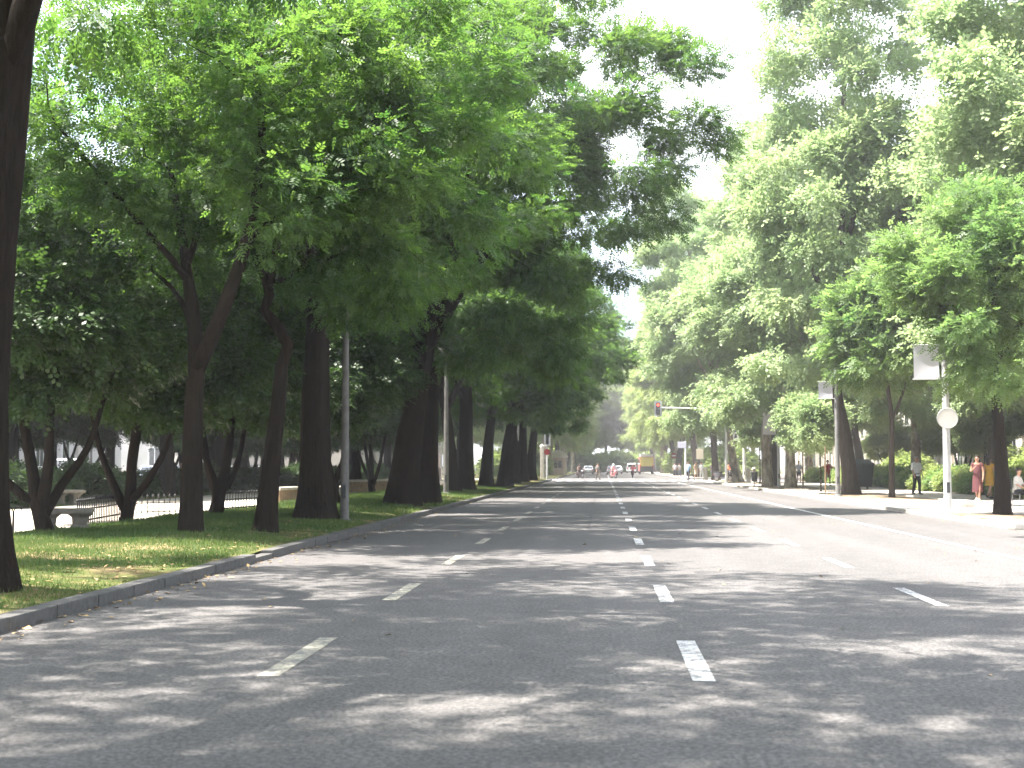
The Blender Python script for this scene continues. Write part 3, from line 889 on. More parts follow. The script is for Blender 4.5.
# park trees beyond the path
G_PARK = 'dark park trees beyond the sandy path'
pk = [(-25, 33, 1.0, 0.3), (-21, 22, 1.1, 1.2), (-25.0, 41, 1.15, 2.2), (-23, 48, 1.2, 3.0), (-18.0, 53, 1.2, 4.1), (-27, 58, 1.3, 5.0), (-18.2, 61, 1.1, 0.9),
      (-20.5, 68, 1.25, 2.7), (-14.5, 76, 1.15, 1.6), (-29, 75, 1.3, 0.2), (-22, 88, 1.25, 3.7), (-13.5, 95, 1.2, 5.2), (-18, 108, 1.3, 1.1), (-28, 100, 1.35, 2.0), (-13, 118, 1.2, 4.4), (-24, 122, 1.35, 0.5)]
for (x, y, s, r) in pk:
    tree_from(PARK, 'park_tree', 'dark evergreen park tree in the dense stand beyond the sandy path', (x, y, 0.15), r, s, G_PARK)
def gl(px, py):
    p = gp(px, py, 0.2); return (p.x, p.y, vz(p.x, p.y) if p.x > -10.2 else 0.15)
tree_from(STEMS, 'evergreen_shrub', 'dark many-stemmed evergreen right beside the near stone bench', gl(45, 534), 0.3, 1.0, tilt=(0, 0))
tree_from(STEMS, 'evergreen_shrub', 'dark evergreen with two thick crossing stems by the near iron fence', gl(125, 522), 2.6, 1.05)
tree_from(STEMS, 'evergreen_shrub', 'evergreen with thin spreading stems between the two slender forked trunks', gl(216, 516), 4.4, 1.05)
tree_from(STEMS, 'evergreen_shrub', 'evergreen thicket behind the thick straight trunk', gl(335, 505), 1.2, 1.1)
tree_from(STEMS, 'evergreen_shrub', 'evergreen shrub in front of the low stone wall past the first lamp post', gl(372, 492), 5.3, 1.1)

# right-hand row
G_R = 'tall plane trees along the right pavement'
def rp(px, py, z=0.11):
    p = gp(px, py, z); return (p.x, p.y, z)
tree_from(NEAR_R, 'locust_tree', 'dark straight trunk in the soil bed by the right kerb, nearest of its side', rp(1003, 515), 0.0, 1.0)
tree_from(SLIM, 'locust_tree', 'slender tree with a narrow Y fork on the right pavement', rp(892, 498.5), 0.0, 1.0)
tree_from(PLANE_A, 'plane_tree', 'stout dark trunk leaning towards the road next to the grey lamp post', rp(851, 495), 0.0, (1.0, 1.0, 1.15), G_R)
tree_from(PLANE_B, 'plane_tree', 'pale straight plane trunk in full sun behind the thin staked sapling', rp(790, 488.5), 1.2, 1.0, G_R)
tree_from(PLANE_B, 'plane_tree', 'pale stubby plane trunk with a darker one touching it', rp(768, 487), 3.0, 1.0, G_R)
tree_from(PLANE_A, 'plane_tree', 'dark trunk touching the pale stubby plane trunk', rp(773, 486), 2.0, 1.1, G_R)
tree_from(PLANE_B, 'plane_tree', 'pale plane trunk leaning left beside the white banner post', rp(739, 482.5), 4.2, 1.12, G_R, (0.0, -0.2))
tree_from(PLANE_A, 'plane_tree', 'broad grey plane trunk behind the standing group near the junction', rp(716, 480), 5.1, 1.15, G_R)
for i, (x, y, pr, rz, sc) in enumerate(((15.8, 46, PLANE_A, 1.0, 1.1), (19.5, 54, PLANE_B, 1.0, 1.12), (22.8, 62, PLANE_B, 2.0, 1.0), (22.0, 76, PLANE_A, 3.6, 1.05), (21.5, 92, PLANE_B, 5.0, 1.05), (21, 108, PLANE_A, 0.4, 1.05), (19, 122, PLANE_B, 1.9, 1.1))):
    tree_from(pr, 'plane_tree', 'tall plane tree of the second row, trunk hidden among the beds', (x, y, 0.1), rz, sc, 'plane trees of the second row')
for i, (x, y, pr, rz, sc) in enumerate(((13.5, 3, PLANE_B, 1.0, 0.9),)):
    tree_from(pr, 'plane_tree', 'plane tree of the right pavement standing beside the viewpoint', (x, y, 0.1), rz, sc)
# beyond the junction the avenue goes on under closing crowns
far = []
for j in range(14):
    y = 156 + 15 * j
    far.append((11.2 + 0.8 * math.sin(j * 2.1), y, (FAR_A, FAR_B)[j % 2], j * 1.7, 1.28 + 0.08 * math.sin(j * 3.3)))
    far.append((-7.2 - 0.8 * math.sin(j * 1.3), y + 4, (FAR_B, FAR_A)[j % 2], j * 2.3, 1.1 + 0.08 * math.sin(j * 2.3)))
for (x, y, pr, rz, sc) in far:
    side = 'right' if x > 0 else 'left'
    tree_from(pr, 'plane_tree', f'hazy pale plane tree in the {side} row beyond the junction', (x, y, 0.1), rz, sc, f'far plane trees of the {side} row')
for i, (x, y) in enumerate(((20, 160), (21, 185), (24, 215), (-16, 158), (-18, 180), (-22, 210), (-12, 300), (-4, 315), (4, 318), (12, 312), (20, 305), (-20, 302), (0, 345), (8, 340))):
    tree_from((FAR_A, FAR_B)[i % 2], 'plane_tree', 'faint pale plane tree closing the view beyond the junction', (x, y, 0.1), i * 1.3, 1.1 if i < 6 else 1.45, 'plane trees closing the view')
# saplings and low planting on the right
for (px, py, s, lab) in ((803, 490, 1.0, 'thin staked sapling with pale leaves in front of the pale sunlit trunk'), (821, 491.5, 0.95, 'thin sapling beside the person in red'), (760, 484, 1.2, 'pale young tree next to the lilac banner')):
    tree_from(YOUNG, 'young_tree', lab, rp(px, py), px * 1.0, s)
rg = random.Random(5)
i = 0
for y in np.arange(44, 112, 1.25):
    pr = BUSH if rg.random() < 0.6 else BUSH_MID
    lab = 'pale yellow-green low bush of the bed edging the pavement' if pr is BUSH else 'fresh green low bush of the bed edging the pavement'
    tree_from(pr, 'bush', lab, (17.6 + 0.5 * rg.random(), float(y), 0.1), rg.random() * 6, 0.95 + 0.35 * rg.random(), 'pale bushes of the right bed' if pr is BUSH else 'green bushes of the right bed', cat='bush')
    i += 1
for y in np.arange(30, 125, 2.6):
    tree_from(BUSH_DARK, 'bush', 'dark clipped bush at the far side of the sandy park path', (-18.2 - 0.6 * rg.random(), float(y), 0.15), rg.random() * 6, 1.0 + 0.4 * rg.random(), 'bushes along the park path', cat='bush')

# undergrowth that fills the views below the crowns
rg = random.Random(9)
for i in range(16):
    x, y = -19.5 - 10 * rg.random(), 44 + 5.2 * i
    tree_from(STEMS, 'evergreen_shrub', 'dark evergreen shrub of the park undergrowth beyond the sandy path', (x, y, 0.15), rg.random() * 6, 0.95 + 0.3 * rg.random(), 'evergreen shrubs of the park undergrowth', cat='shrub')
for i in range(8):
    x, y = 21.8 + 3.0 * rg.random(), 40 + 10.4 * i
    tree_from(TALL_PALE if i % 3 else BUSH, 'tall_shrub', 'tall pale leafy shrub in the right bed before the pale building', (x, y, 0.1), rg.random() * 6, (0.9 + 0.3 * rg.random()) * (1 if i % 3 else 2.4), 'tall shrubs before the pale building', cat='shrub')
for i in range(11):
    tree_from(BUSH, 'tall_shrub', 'pale shrub under the far plane trees on the right, beyond the junction', (13.6 + 2 * rg.random(), 152 + 8 * i, 0.1), rg.random() * 6, 3.0 + rg.random(), 'pale shrubs beyond the junction on the right', cat='shrub')
    tree_from(BUSH, 'tall_shrub', 'pale shrub under the far plane trees on the left, beyond the junction', (-10.2 - 2 * rg.random(), 155 + 8 * i, 0.1), rg.random() * 6, 3.0 + rg.random(), 'pale shrubs beyond the junction on the left', cat='shrub')
for i in range(9):
    tree_from(BUSH, 'tall_shrub', 'pale shrub closing the foot of the far avenue', (-14 + 4 * i, 300 + 4 * rg.random(), 0.0), rg.random() * 6, 4.2 + rg.random(), 'pale shrubs closing the far avenue', cat='shrub')
# ------------------------------------------------------------------ street furniture
CONCRETE = M('post_concrete', (0.12, 0.113, 0.105), 0.85, 0.25, 5, bmp=0.1)
GREY_PAINT = M('grey_painted_metal', (0.42, 0.42, 0.41), 0.5, 0.15, 4)
DARK_METAL = M('dark_metal', (0.03, 0.032, 0.033), 0.5, 0.3, 8)
IRON = M('black_iron', (0.014, 0.014, 0.014), 0.55, 0.3, 12)
WHITE_METAL = M('white_painted_metal', (0.72, 0.72, 0.70), 0.45, 0.08, 4)
GLASS_D = M('dark_glass', (0.02, 0.025, 0.03), 0.08, 0.2, 2, spec=0.8)
BANNER_L = M('lilac_banner_cloth', (0.72, 0.71, 0.78), 0.8, 0.06, 2)
BANNER_W = M('white_banner_cloth', (0.68, 0.68, 0.68), 0.8, 0.05, 2)
PRINT_D = M('banner_print', (0.05, 0.06, 0.07), 0.8, 0.3, 3)
LENS = M('lamp_lens', (0.75, 0.74, 0.70), 0.25, 0.05, 3)
RUBBER = M('black_rubber', (0.012, 0.012, 0.012), 0.85, 0.2, 20)
CHROME = M('wheel_alloy', (0.45, 0.45, 0.46), 0.35, 0.1, 5, metal=0.7)
RED_P = M('red_painted_sheet', (0.22, 0.02, 0.018), 0.45, 0.1, 4)


def lamp_post(label, loc, h=9.0, r=0.10, side=1, mat=GREY_PAINT, group=None):
    t = thing('lamp_post', label, 'lamp post', loc, 0, group)
    m = MB()
    m.loft([(0, 0, -0.05, r * 1.5, r * 1.5), (0, 0, 0.05, r * 1.45, r * 1.45), (0, 0, 0.08, r * 1.08, r * 1.08)], 14)
    m.build('base', mat, t, True)
    MB().loft([(0, 0, 0.075, r, r), (0, 0, h * 0.5, r * 0.84, r * 0.84), (0, 0, h, r * 0.6, r * 0.6)], 14).build('shaft', mat, t, True)
    MB().box((0.0, -r * 0.97, 0.7), (0.09, 0.02, 0.3), bevel=0.008).build('access_hatch', DARK_METAL, t)
    MB().tube([(0, 0, h - 0.06), (0.25 * side, 0, h + 0.35), (0.9 * side, 0, h + 0.6), (1.7 * side, 0, h + 0.66)], [r * 0.55, 0.045, 0.04, 0.035], 8).build('arm', mat, t, True)
    hd = MB().box((2.0 * side, 0, h + 0.66), (0.75, 0.3, 0.16), bevel=0.05).build('lamp_head', GREY_PAINT, t, True)
    MB().box((2.02 * side, 0, h + 0.565), (0.5, 0.22, 0.04), bevel=0.015).build('lens', LENS, hd)
    return t


def banner(label, loc, w, h, mat, side=-1, printed=False):
    """cloth between two short brackets on the side of a post; the origin is the post axis at the lower edge"""
    t = thing('street_banner', label, 'banner', loc)
    m = MB()
    nx, nz = 8, 8
    for fx in (0.0, 0.008):
        g = [[m.bm.verts.new((side * (0.16 + w * i / nx), fx + 0.03 * math.sin(PI * j / nz) * math.sin(2.3 * i / nx + 1), h * j / nz)) for i in range(nx + 1)] for j in range(nz + 1)]
        for j in range(nz):
            for i in range(nx): m.bm.faces.new((g[j][i], g[j][i + 1], g[j + 1][i + 1], g[j + 1][i]))
    m.build('cloth', mat, t, True)
    for z in (-0.02, h + 0.02):
        MB().cyl((side * 0.07, 0.004, z), (side * (0.2 + w), 0.004, z), 0.016, n=8).build('bracket', GREY_PAINT, t, True)
    if printed:
        m = MB()
        m.bm.faces.new([m.bm.verts.new((side * (0.16 + w * (0.55 + 0.22 * math.cos(a))), -0.035, h * (0.62 + 0.26 * math.sin(a) * (1 + 0.3 * math.cos(3 * a))))) for a in [2 * PI * i / 20 for i in range(20)]])
        m.quad((side * (0.16 + w * 0.5), -0.034, h * 0.15), (side * (0.16 + w * 0.8), -0.034, h * 0.1), (side * (0.16 + w * 0.7), -0.034, h * 0.4), (side * (0.16 + w * 0.52), -0.034, h * 0.4))
        m.build('print', PRINT_D, t)
    return t


# right side posts, each with a banner on its road side
p = rp(948, 512)
lamp_post('grey lamp post at the pavement corner carrying the round white disc', p, 6.7, 0.115, 1)
banner('pale lilac banner high on the post with the round disc, half hidden by leaves', (p[0], p[1], 3.93), 0.72, 0.95, BANNER_L)
t = thing('disc_sign', 'round off-white disc sign fixed to the grey post at the pavement corner', 'road sign', (p[0], p[1] - 0.13, 2.78))
MB().cyl((0, -0.01, 0), (0, -0.03, 0), 0.29, n=32).build('disc', M('disc_back', (0.62, 0.61, 0.58), 0.5, 0.1, 3), t, True)
MB().tube([(0.285 * math.cos(a), -0.022, 0.285 * math.sin(a)) for a in [2 * PI * i / 32 for i in range(33)]], 0.014, 6, False).build('rim', GREY_PAINT, t, True)
MB().box((0, 0.02, 0.1), (0.26, 0.05, 0.03)).box((0, 0.02, -0.1), (0.26, 0.05, 0.03)).build('clamp', DARK_METAL, t)
p = rp(838, 496.5)
lamp_post('dark-shaded lamp post in front of the stout leaning trunk', p, 6.9, 0.11, 1, M('shaded_grey', (0.16, 0.16, 0.155), 0.7, 0.2, 5))  # darker grey stands in for shade on this one post
banner('dimmed lilac banner on the post in front of the stout leaning trunk, mostly under leaves', (p[0], p[1], 4.35), 0.6, 0.7, M('dimmed_lilac_cloth', (0.5, 0.5, 0.55), 0.8, 0.06, 2))  # lilac cloth darkened in colour to look dim beneath the leaves
p = rp(779, 487.5)
lamp_post('lamp post between the pale plane trunks', p, 6.9, 0.10, 1)
banner('lilac banner hanging just above the pale young tree', (p[0], p[1], 3.35), 0.78, 1.45, BANNER_L)
p = rp(744.5, 481.5)
lamp_post('pale lamp post beside the plane trunk that leans left', p, 6.9, 0.13, 1, WHITE_METAL)
banner('white banner with a dark printed figure, on the pale post near the junction', (p[0], p[1], 3.6), 0.85, 1.5, BANNER_W, printed=True)
# left side concrete posts
p = vpos(344.5, 517)
lamp_post('concrete lamp post beside the thick straight trunk, first of its row', p, 5.1, 0.105, -1, CONCRETE)
p = vpos(446, 493)
lamp_post('grey concrete lamp post past the massive pair of trunks, second of its row', p, 6.0, 0.12, -1, CONCRETE)
p = vpos(492, 485.5)
lamp_post('concrete lamp post carrying the white banner over the verge', p, 6.8, 0.11, -1, CONCRETE)
banner('white banner hanging among the leaves on the verge side post', (p[0], p[1], 5.0), 0.85, 1.3, BANNER_W)
p = vpos(518, 482.5)
lamp_post('pale post caught by the sun between the last verge trunks', p, 8.5, 0.11, 1, GREY_PAINT)


# ------------------------------------------------------------------ signals and signs at the junction
def signal_head(parent, x, z, lit, lit_col, yb=0.0, n=3):
    hs = 0.30 * n + 0.1
    h = MB().box((x, yb, z), (0.30, 0.22, hs), bevel=0.03).build('signal_head', DARK_METAL, parent)
    MB().box((x, yb + 0.13, z), (0.62, 0.02, hs + 0.3), bevel=0.05).build('backboard', WHITE_METAL, h)
    for i in range(n):
        zz = z + hs / 2 - 0.2 - 0.30 * i
        mt = lit_col if i == lit else GLASS_D
        MB().cyl((x, yb - 0.115, zz), (x, yb - 0.14, zz), 0.105, n=18).build('lens', mt, h, True)
        MB().tube([(x + 0.12 * math.cos(a), yb - 0.22, zz + 0.12 * math.sin(a)) for a in [PI * q / 8 for q in range(9)]], 0.012, 5).build('visor', DARK_METAL, h)
    return h

RED_L = emit('red_signal_light', (0.9, 0.05, 0.03), 1.2)
p = rp(696, 477.5)
t = thing('traffic_light', 'traffic light hung from a long pale arm over the road at the junction', 'traffic light', (9.4, 101.0, 0.1), 0, None, 0.93)
MB().loft([(0, 0, 0, 0.13, 0.13), (0, 0, 0.4, 0.12, 0.12), (0, 0, 6.15, 0.075, 0.075)], 12).build('pole', GREY_PAINT, t, True)
MB().tube([(0, 0, 5.6), (-0.25, 0, 6.05), (-0.8, 0, 6.15), (-5.3, 0, 6.24)], [0.08, 0.08, 0.075, 0.05], 8).build('arm', WHITE_METAL, t, True)
signal_head(t, -5.55, 6.17, 0, RED_L)
p = rp(685.5, 477.5)
t = thing('direction_sign', 'lilac-grey direction panel on a white pole at the junction', 'road sign', p)
MB().cyl((0, 0, 0), (0, 0, 4.15), 0.085, n=12).build('pole', WHITE_METAL, t, True)
MB().box((-0.38, -0.09, 3.72), (0.98, 0.04, 0.74), bevel=0.03).build('panel', M('sign_lilac_grey', (0.40, 0.38, 0.42), 0.5, 0.06, 3), t)
MB().box((0.0, 0.03, 3.72), (0.12, 0.19, 0.5)).build('bracket', DARK_METAL, t)
p = rp(696.5, 478.5)
t = thing('information_sign', 'cream notice panel on a thin post beside the junction crowd', 'sign', (p[0] + 0.15, p[1] - 3.0, 0.1))
MB().cyl((0, 0, 0), (0, 0, 3.1), 0.04, n=10).build('post', DARK_METAL, t, True)
MB().box((0, -0.06, 2.55), (0.72, 0.05, 1.05), bevel=0.02).build('panel', M('sign_cream', (0.52, 0.45, 0.33), 0.5, 0.06, 3), t)
p = rp(728, 480.5)
t = thing('pedestrian_signal', 'pedestrian light glowing red in front of the leaning plane trunk', 'traffic light', (p[0], p[1] - 2.0, 0.1))
MB().cyl((0, 0, 0), (0, 0, 3.0), 0.06, n=10).build('pole', DARK_METAL, t, True)
signal_head(t, 0.0, 2.95, 0, RED_L, -0.1, 2)
p = gp(663.5, 472.5, 0.1)
t = thing('no_entry_sign', 'small red and white round road sign on a grey pole beyond the junction', 'road sign', (10.2, 190, 0.1))
MB().cyl((0, 0, 0), (0, 0, 3.2), 0.06, n=10).build('pole', GREY_PAINT, t, True)
MB().cyl((0, -0.07, 2.8), (0, -0.1, 2.8), 0.42, n=24).build('disc', RED_P, t, True)
MB().box((0, -0.105, 2.8), (0.56, 0.012, 0.13)).build('bar', WHITE_METAL, t)
# left corner of the junction
def vl(px, py): 
    q = gp(px, py, 0.1); return (q.x, q.y, 0.1)
p = vl(541, 479.8)
t = thing('corner_post', 'pale square post standing on the sunlit kerb corner by the last trunk', 'post', (p[0] - 0.1, 129.5, 0.1))
MB().box((0, 0, 1.6), (0.34, 0.34, 3.2), bevel=0.04).build('shaft', PALE_STONE, t)
MB().loft([(0, 0, 3.2, 0.24, 0.24), (0, 0, 3.32, 0.24, 0.24), (0, 0, 3.5, 0.04, 0.04)], 4).build('cap', PALE_STONE, t)
t = thing('traffic_light', 'roadside traffic light with a round red sign at the left junction corner', 'traffic light', (-5.5, 128.5, 0.1))
MB().cyl((0, 0, 0), (0, 0, 4.4), 0.085, n=12).build('pole', GREY_PAINT, t, True)
signal_head(t, 0.02, 3.95, 2, GLASS_D, -0.2)
MB().cyl((0.0, -0.12, 2.7), (0.0, -0.15, 2.7), 0.30, n=24).build('round_sign', RED_P, t, True)
t = thing('bus_shelter', 'glass and steel shelter by the kerb just before the junction', 'shelter', (-7.7, 126.5, 0.15))
for x in (-0.8, 0.8):
    for y in (-1.4, 1.4): MB().box((x, y, 1.25), (0.09, 0.09, 2.5)).build('post', GREY_PAINT, t)
MB().box((0, 0, 2.56), (1.9, 3.2, 0.12), bevel=0.03).build('roof', GREY_PAINT, t)
MB().box((-0.8, 0, 1.3), (0.03, 2.7, 1.8)).build('back_panel', GLASS_D, t)
MB().box((-0.45, 0, 0.45), (0.4, 2.2, 0.07), bevel=0.02).build('seat', DARK_METAL, t)
t = thing('kiosk', 'pinkish kiosk with a rounded top across the junction', 'kiosk', (-6.6, 192.0, 0.1), 0, None, 1.2)
MB().loft([(0, 0, 0, 1.0, 1.0), (0, 0, 2.1, 1.0, 1.0)], 8).build('wall', M('kiosk_pink', (0.55, 0.43, 0.37), 0.6, 0.1, 2), t)
MB().loft([(0, 0, 2.1, 1.2, 1.2), (0, 0, 2.3, 1.2, 1.2), (0, 0, 2.8, 0.8, 0.8), (0, 0, 3.05, 0.15, 0.15)], 16).build('roof', M('kiosk_roof', (0.6, 0.55, 0.5), 0.6, 0.1, 2), t, True)
MB().box((0, -0.95, 1.3), (0.9, 0.06, 0.8)).build('counter_window', GLASS_D, t)

# bollards, bins and containers on the right pavement
G_B = 'bollards at the right junction corner'
b0 = thing('bollard', 'pale stone bollard on the right junction corner', 'bollard', rp(748.5, 482.8), 0, G_B)
MB().loft([(0, 0, 0, 0.2, 0.2), (0, 0, 0.1, 0.2, 0.2), (0, 0, 0.12, 0.16, 0.16), (0, 0, 0.95, 0.14, 0.14), (0, 0, 1.0, 0.17, 0.17)], 14).build('shaft', PALE_STONE, b0, True)
MB().ball((0, 0, 1.08), 0.15, 12).build('cap', PALE_STONE, b0, True)
for px, py in ((754, 483.6), (706, 480), (734, 481.8)): dup(b0, rp(px, py), 0.4)
t = thing('waste_container', 'dark green recycling container behind the stout leaning trunk', 'container', (14.6, 76, 0.11))
MB().loft([(0, 0, 0.12, 0.72, 0.6), (0, 0, 1.35, 0.85, 0.72)], 4).build('body', M('container_green', (0.008, 0.018, 0.015), 0.5, 0.2, 3), t)
MB().loft([(0, 0, 1.35, 0.9, 0.78), (0, 0, 1.45, 0.9, 0.78), (0, 0, 1.7, 0.5, 0.42)], 4).build('lid', M('container_lid', (0.012, 0.022, 0.019), 0.5, 0.2, 3), t)
for x in (-0.4, 0.4): MB().cyl((x - 0.04, -0.3, 0.08), (x + 0.04, -0.3, 0.08), 0.08).build('wheel', RUBBER, t)
t = thing('litter_bin', 'dark litter bin on a post by the lilac banner tree', 'bin', rp(754.5, 487.2))
MB().cyl((0, 0.2, 0), (0, 0.2, 1.15), 0.035).build('post', DARK_METAL, t)
MB().loft([(0, 0, 0.35, 0.17, 0.17), (0, 0, 0.95, 0.21, 0.21)], 14).build('bucket', DARK_METAL, t, True)
MB().tube([(0.215 * math.cos(a), 0.215 * math.sin(a), 0.95) for a in [2 * PI * i / 20 for i in range(21)]], 0.02, 6, False).build('rim', GREY_PAINT, t, True)
t = thing('sapling_stake', 'thin wooden stake beside the sapling near the person in red', 'stake', rp(825.5, 492.5))
MB().tube([(0, 0, -0.1), (0.01, 0, 1.2), (0.02, 0.0, 2.3)], [0.035, 0.033, 0.028], 7).build('pole', M('stake_wood', (0.2, 0.14, 0.08), 0.8, 0.3, 9), t)
MB().tube([(0.015 + 0.045 * math.cos(a), 0.045 * math.sin(a), 1.7) for a in [2 * PI * i / 12 for i in range(13)]], 0.012, 5, False).build('tie', RUBBER, t)

# low kerb stones lying by the near soil bed
for (px, py, s, lab) in ((965, 506.5, 1.0, 'loose pale kerb stone at the bed corner by the round disc post'), (1018, 531.5, 0.8, 'pale stone lump on the kerb end nearest the picture corner')):
    q = rp(px, py)
    t = MB().box((0, 0, 0.1), (0.55 * s, 0.34 * s, 0.2 * s), bevel=0.05).build('kerb_stone', PALE_STONE)
    t.location = (q[0], q[1], 0.12); t.rotation_euler = (0.08, 0.05, 0.5); tag(t, lab, 'stone')

# ------------------------------------------------------------------ left park: benches, fences, walls
BENCH_ST = M('bench_stone', (0.16, 0.148, 0.12), 0.85, 0.3, 7, bmp=0.3)
def stone_bench(label, loc, rz, L=1.5, s=1.0):
    t = thing('stone_bench', label, 'bench', loc, rz, None, s)
    MB().box((0, 0, 0.43), (L, 0.62, 0.11), bevel=0.05).build('seat', BENCH_ST, t, True)
    for x in (-L * 0.27, L * 0.27):
        MB().loft([(x, 0, -0.03, 0.22, 0.26), (x, 0, 0.06, 0.22, 0.26), (x, 0, 0.16, 0.15, 0.19), (x, 0, 0.30, 0.17, 0.22), (x, 0, 0.376, 0.27, 0.33)], 8).build('pedestal', BENCH_ST, t)
    return t
q = gp(64, 530.5, 0.2)
stone_bench('pale stone bench with flared pedestals under the dark many-stemmed evergreen', (q.x, q.y, 0.17), 0.35, 1.15, 0.92)
q = gp(67, 505, 0.16)
stone_bench('farther stone bench across the sandy path, seen above the near bench', (q.x, q.y, 0.165), 0.9, 1.0, 1.0)
q = gp(165, 495, 0.16)
stone_bench('stone bench in the sunny gap behind the wide V fork', (q.x, q.y, 0.165), 0.2, 2.0, 1.15)

def low_wall(label, a, b, h=0.5):
    a, b = Vector(a), Vector(b); d = b - a
    t = thing('low_wall', label, 'wall', ((a.x + b.x) / 2, (a.y + b.y) / 2, a.z), math.atan2(d.y, d.x))
    L = d.length
    MB().box((0, 0, h / 2 - 0.05), (L, 0.4, h)).build('wall', M('wall_brown', (0.24, 0.17, 0.11), 0.85, 0.3, 4), t)
    MB().box((0, 0, h), (L + 0.1, 0.52, 0.1), bevel=0.02).build('coping', PALE_STONE, t)
q1, q2 = gp(346, 492.5, 0.16), gp(392, 491, 0.16)
low_wall('low brown wall with a pale coping, seen past the first concrete post', (q1.x, q1.y, 0.16), (q2.x, q2.y, 0.16), 0.55)
q1, q2 = gp(274, 504, 0.16), gp(298, 502.5, 0.16)
low_wall('short low wall with a pale top between the S-curved and the thick trunk', (q1.x, q1.y, 0.16), (q2.x, q2.y, 0.16), 0.5)

def fence(label, a, b, h=0.52):
    a, b = Vector(a), Vector(b); d = b - a; L = d.length
    t = thing('iron_fence', label, 'fence', a, math.atan2(d.y, d.x))
    for z in (0.1, h * 0.62):
        MB().box((L / 2, 0, z), (L, 0.022, 0.03)).build('rail', IRON, t)
    n = max(4, int(L / 0.16))
    for i in range(n + 1):
        x = L * i / n
        MB().cyl((x, 0, -0.12), (x, 0, h - 0.05), 0.013, n=6).ball((x, 0, h - 0.02), 0.034, 8).cyl((x, 0, h), (x, 0, h + 0.07), 0.02, 0.002, 6).build('bar', IRON, t)
    return t
def gv(px, py):
    q = gp(px, py, 0.2); return (q.x, q.y, vz(q.x, q.y) if q.x > -10.2 else 0.16)
fence('low black iron fence with knobbed bars next to the near stone bench', gv(77, 529), gv(122, 520))
fence('low iron fence crossing the sand behind the slender forked trunk', gv(136, 514.5), gv(186, 513))
fence('low iron fence behind the thin spreading stems', gv(224, 513.5), gv(262, 510.5))
t = thing('hoop_stake', 'small iron stake with two curled hooks by the edge of the bed', 'stake', gv(13, 531))
MB().cyl((0, 0, -0.1), (0, 0, 0.42), 0.022, n=8).build('stem', IRON, t)
for s in (-1, 1): MB().tube([(0, 0, 0.4), (s * 0.06, 0, 0.5), (s * 0.13, 0, 0.5), (s * 0.16, 0, 0.42)], 0.012, 6).build('hook', IRON, t)
# globe lamp in the park
t = thing('park_lamp', 'park lamp with a white glass globe behind the first concrete post', 'lamp', (-19.5, 88, 0.16))
MB().loft([(0, 0, 0, 0.14, 0.14), (0, 0, 0.5, 0.08, 0.08), (0, 0, 2.35, 0.05, 0.05)], 10).build('pole', IRON, t, True)
MB().ball((0, 0, 2.6), 0.27, 16).build('globe', LENS, t, True)
t = thing('stone_statue', 'pale pinkish stone figure on a plinth between the thick pair and the second post', 'statue', (gp(437, 479, .16).x, gp(437, 479, .16).y, 0.15))
STAT = M('statue_stone', (0.50, 0.42, 0.38), 0.8, 0.15, 6)
MB().box((0, 0, 0.55), (0.9, 0.9, 1.1), bevel=0.05).build('plinth', STAT, t)
MB().loft([(0, 0, 1.1, 0.36, 0.3), (0, 0, 1.7, 0.30, 0.24), (0, 0, 2.2, 0.34, 0.24), (0, 0, 2.5, 0.30, 0.2), (0, 0, 2.62, 0.1, 0.1), (0, 0, 2.74, 0.13, 0.14), (0.02, 0, 2.9, 0.13, 0.15), (0.02, 0, 3.02, 0.04, 0.05)], 14).build('figure', STAT, t, True)

# ------------------------------------------------------------------ buildings glimpsed behind the trees
def facade(name, label, cx, y0, y1, x_face, h, depth, face, wall_mat, bay=4.2, floors=4, ground=4.2):
    """long building whose street face looks towards `face` (+1: +X, -1: -X)"""
    t = thing(name, label, 'building', (x_face, (y0 + y1) / 2, 0))
    L = y1 - y0
    MB().box((-face * depth / 2, 0, h / 2), (depth, L, h)).build('wall', wall_mat, t)
    MB().box((-face * depth / 2, 0, h + 0.25), (depth + 0.9, L + 0.9, 0.5), bevel=0.06).build('cornice', PALE_STONE, t)
    MB().box((face * 0.06, 0, 0.5), (0.12, L + 0.1, 1.0)).build('plinth', PALE_STONE, t)
    nb = int(L / bay)
    fh = (h - ground) / max(1, floors - 1)
    for i in range(nb):
        y = -L / 2 + bay * (i + 0.5)
        MB().box((face * 0.10, y - bay / 2 + 0.001, h / 2 + 0.5), (0.2, 0.55, h - 1.0)).build('pilaster', PALE_STONE, t)
        for f in range(floors):
            z0 = 1.3 if f == 0 else ground + fh * (f - 1) + 0.7
            wh = 2.3 if f == 0 else min(2.1, fh - 1.1)
            w = MB().box((face * 0.03, y, z0 + wh / 2), (0.06, 1.5, wh)).build('window', WHITE_METAL, t)
            if f < 2:
                MB().box((face * 0.064, y - 0.35, z0 + wh / 2), (0.012, 0.6, wh - 0.2)).box((face * 0.064, y + 0.35, z0 + wh / 2), (0.012, 0.6, wh - 0.2)).build('pane', GLASS_D, w)
                MB().box((face * 0.12, y, z0 - 0.06), (0.24, 1.8, 0.12)).build('sill', PALE_STONE, w)
    return t
WALL_PALE = M('pale_render', (0.50, 0.475, 0.44), 0.8, 0.08, 0.6)
WALL_WARM = M('warm_render', (0.30, 0.265, 0.225), 0.8, 0.08, 0.6)
facade('pale_building', 'long pale rendered building behind the right-hand beds and trees', 0, 34, 118, 26.5, 13, 12, -1, WALL_PALE, 4.2, 3)
facade('apartment_building', 'long warm white building across the parking street beyond the park', 0, 18, 122, -46, 16, 12, 1, WALL_PALE, 5.2, 4)
facade('apartment_building', 'warm coloured building beyond the junction behind the right plane trees', 0, 152, 250, 34, 18, 12, -1, WALL_WARM, 4.9, 4)
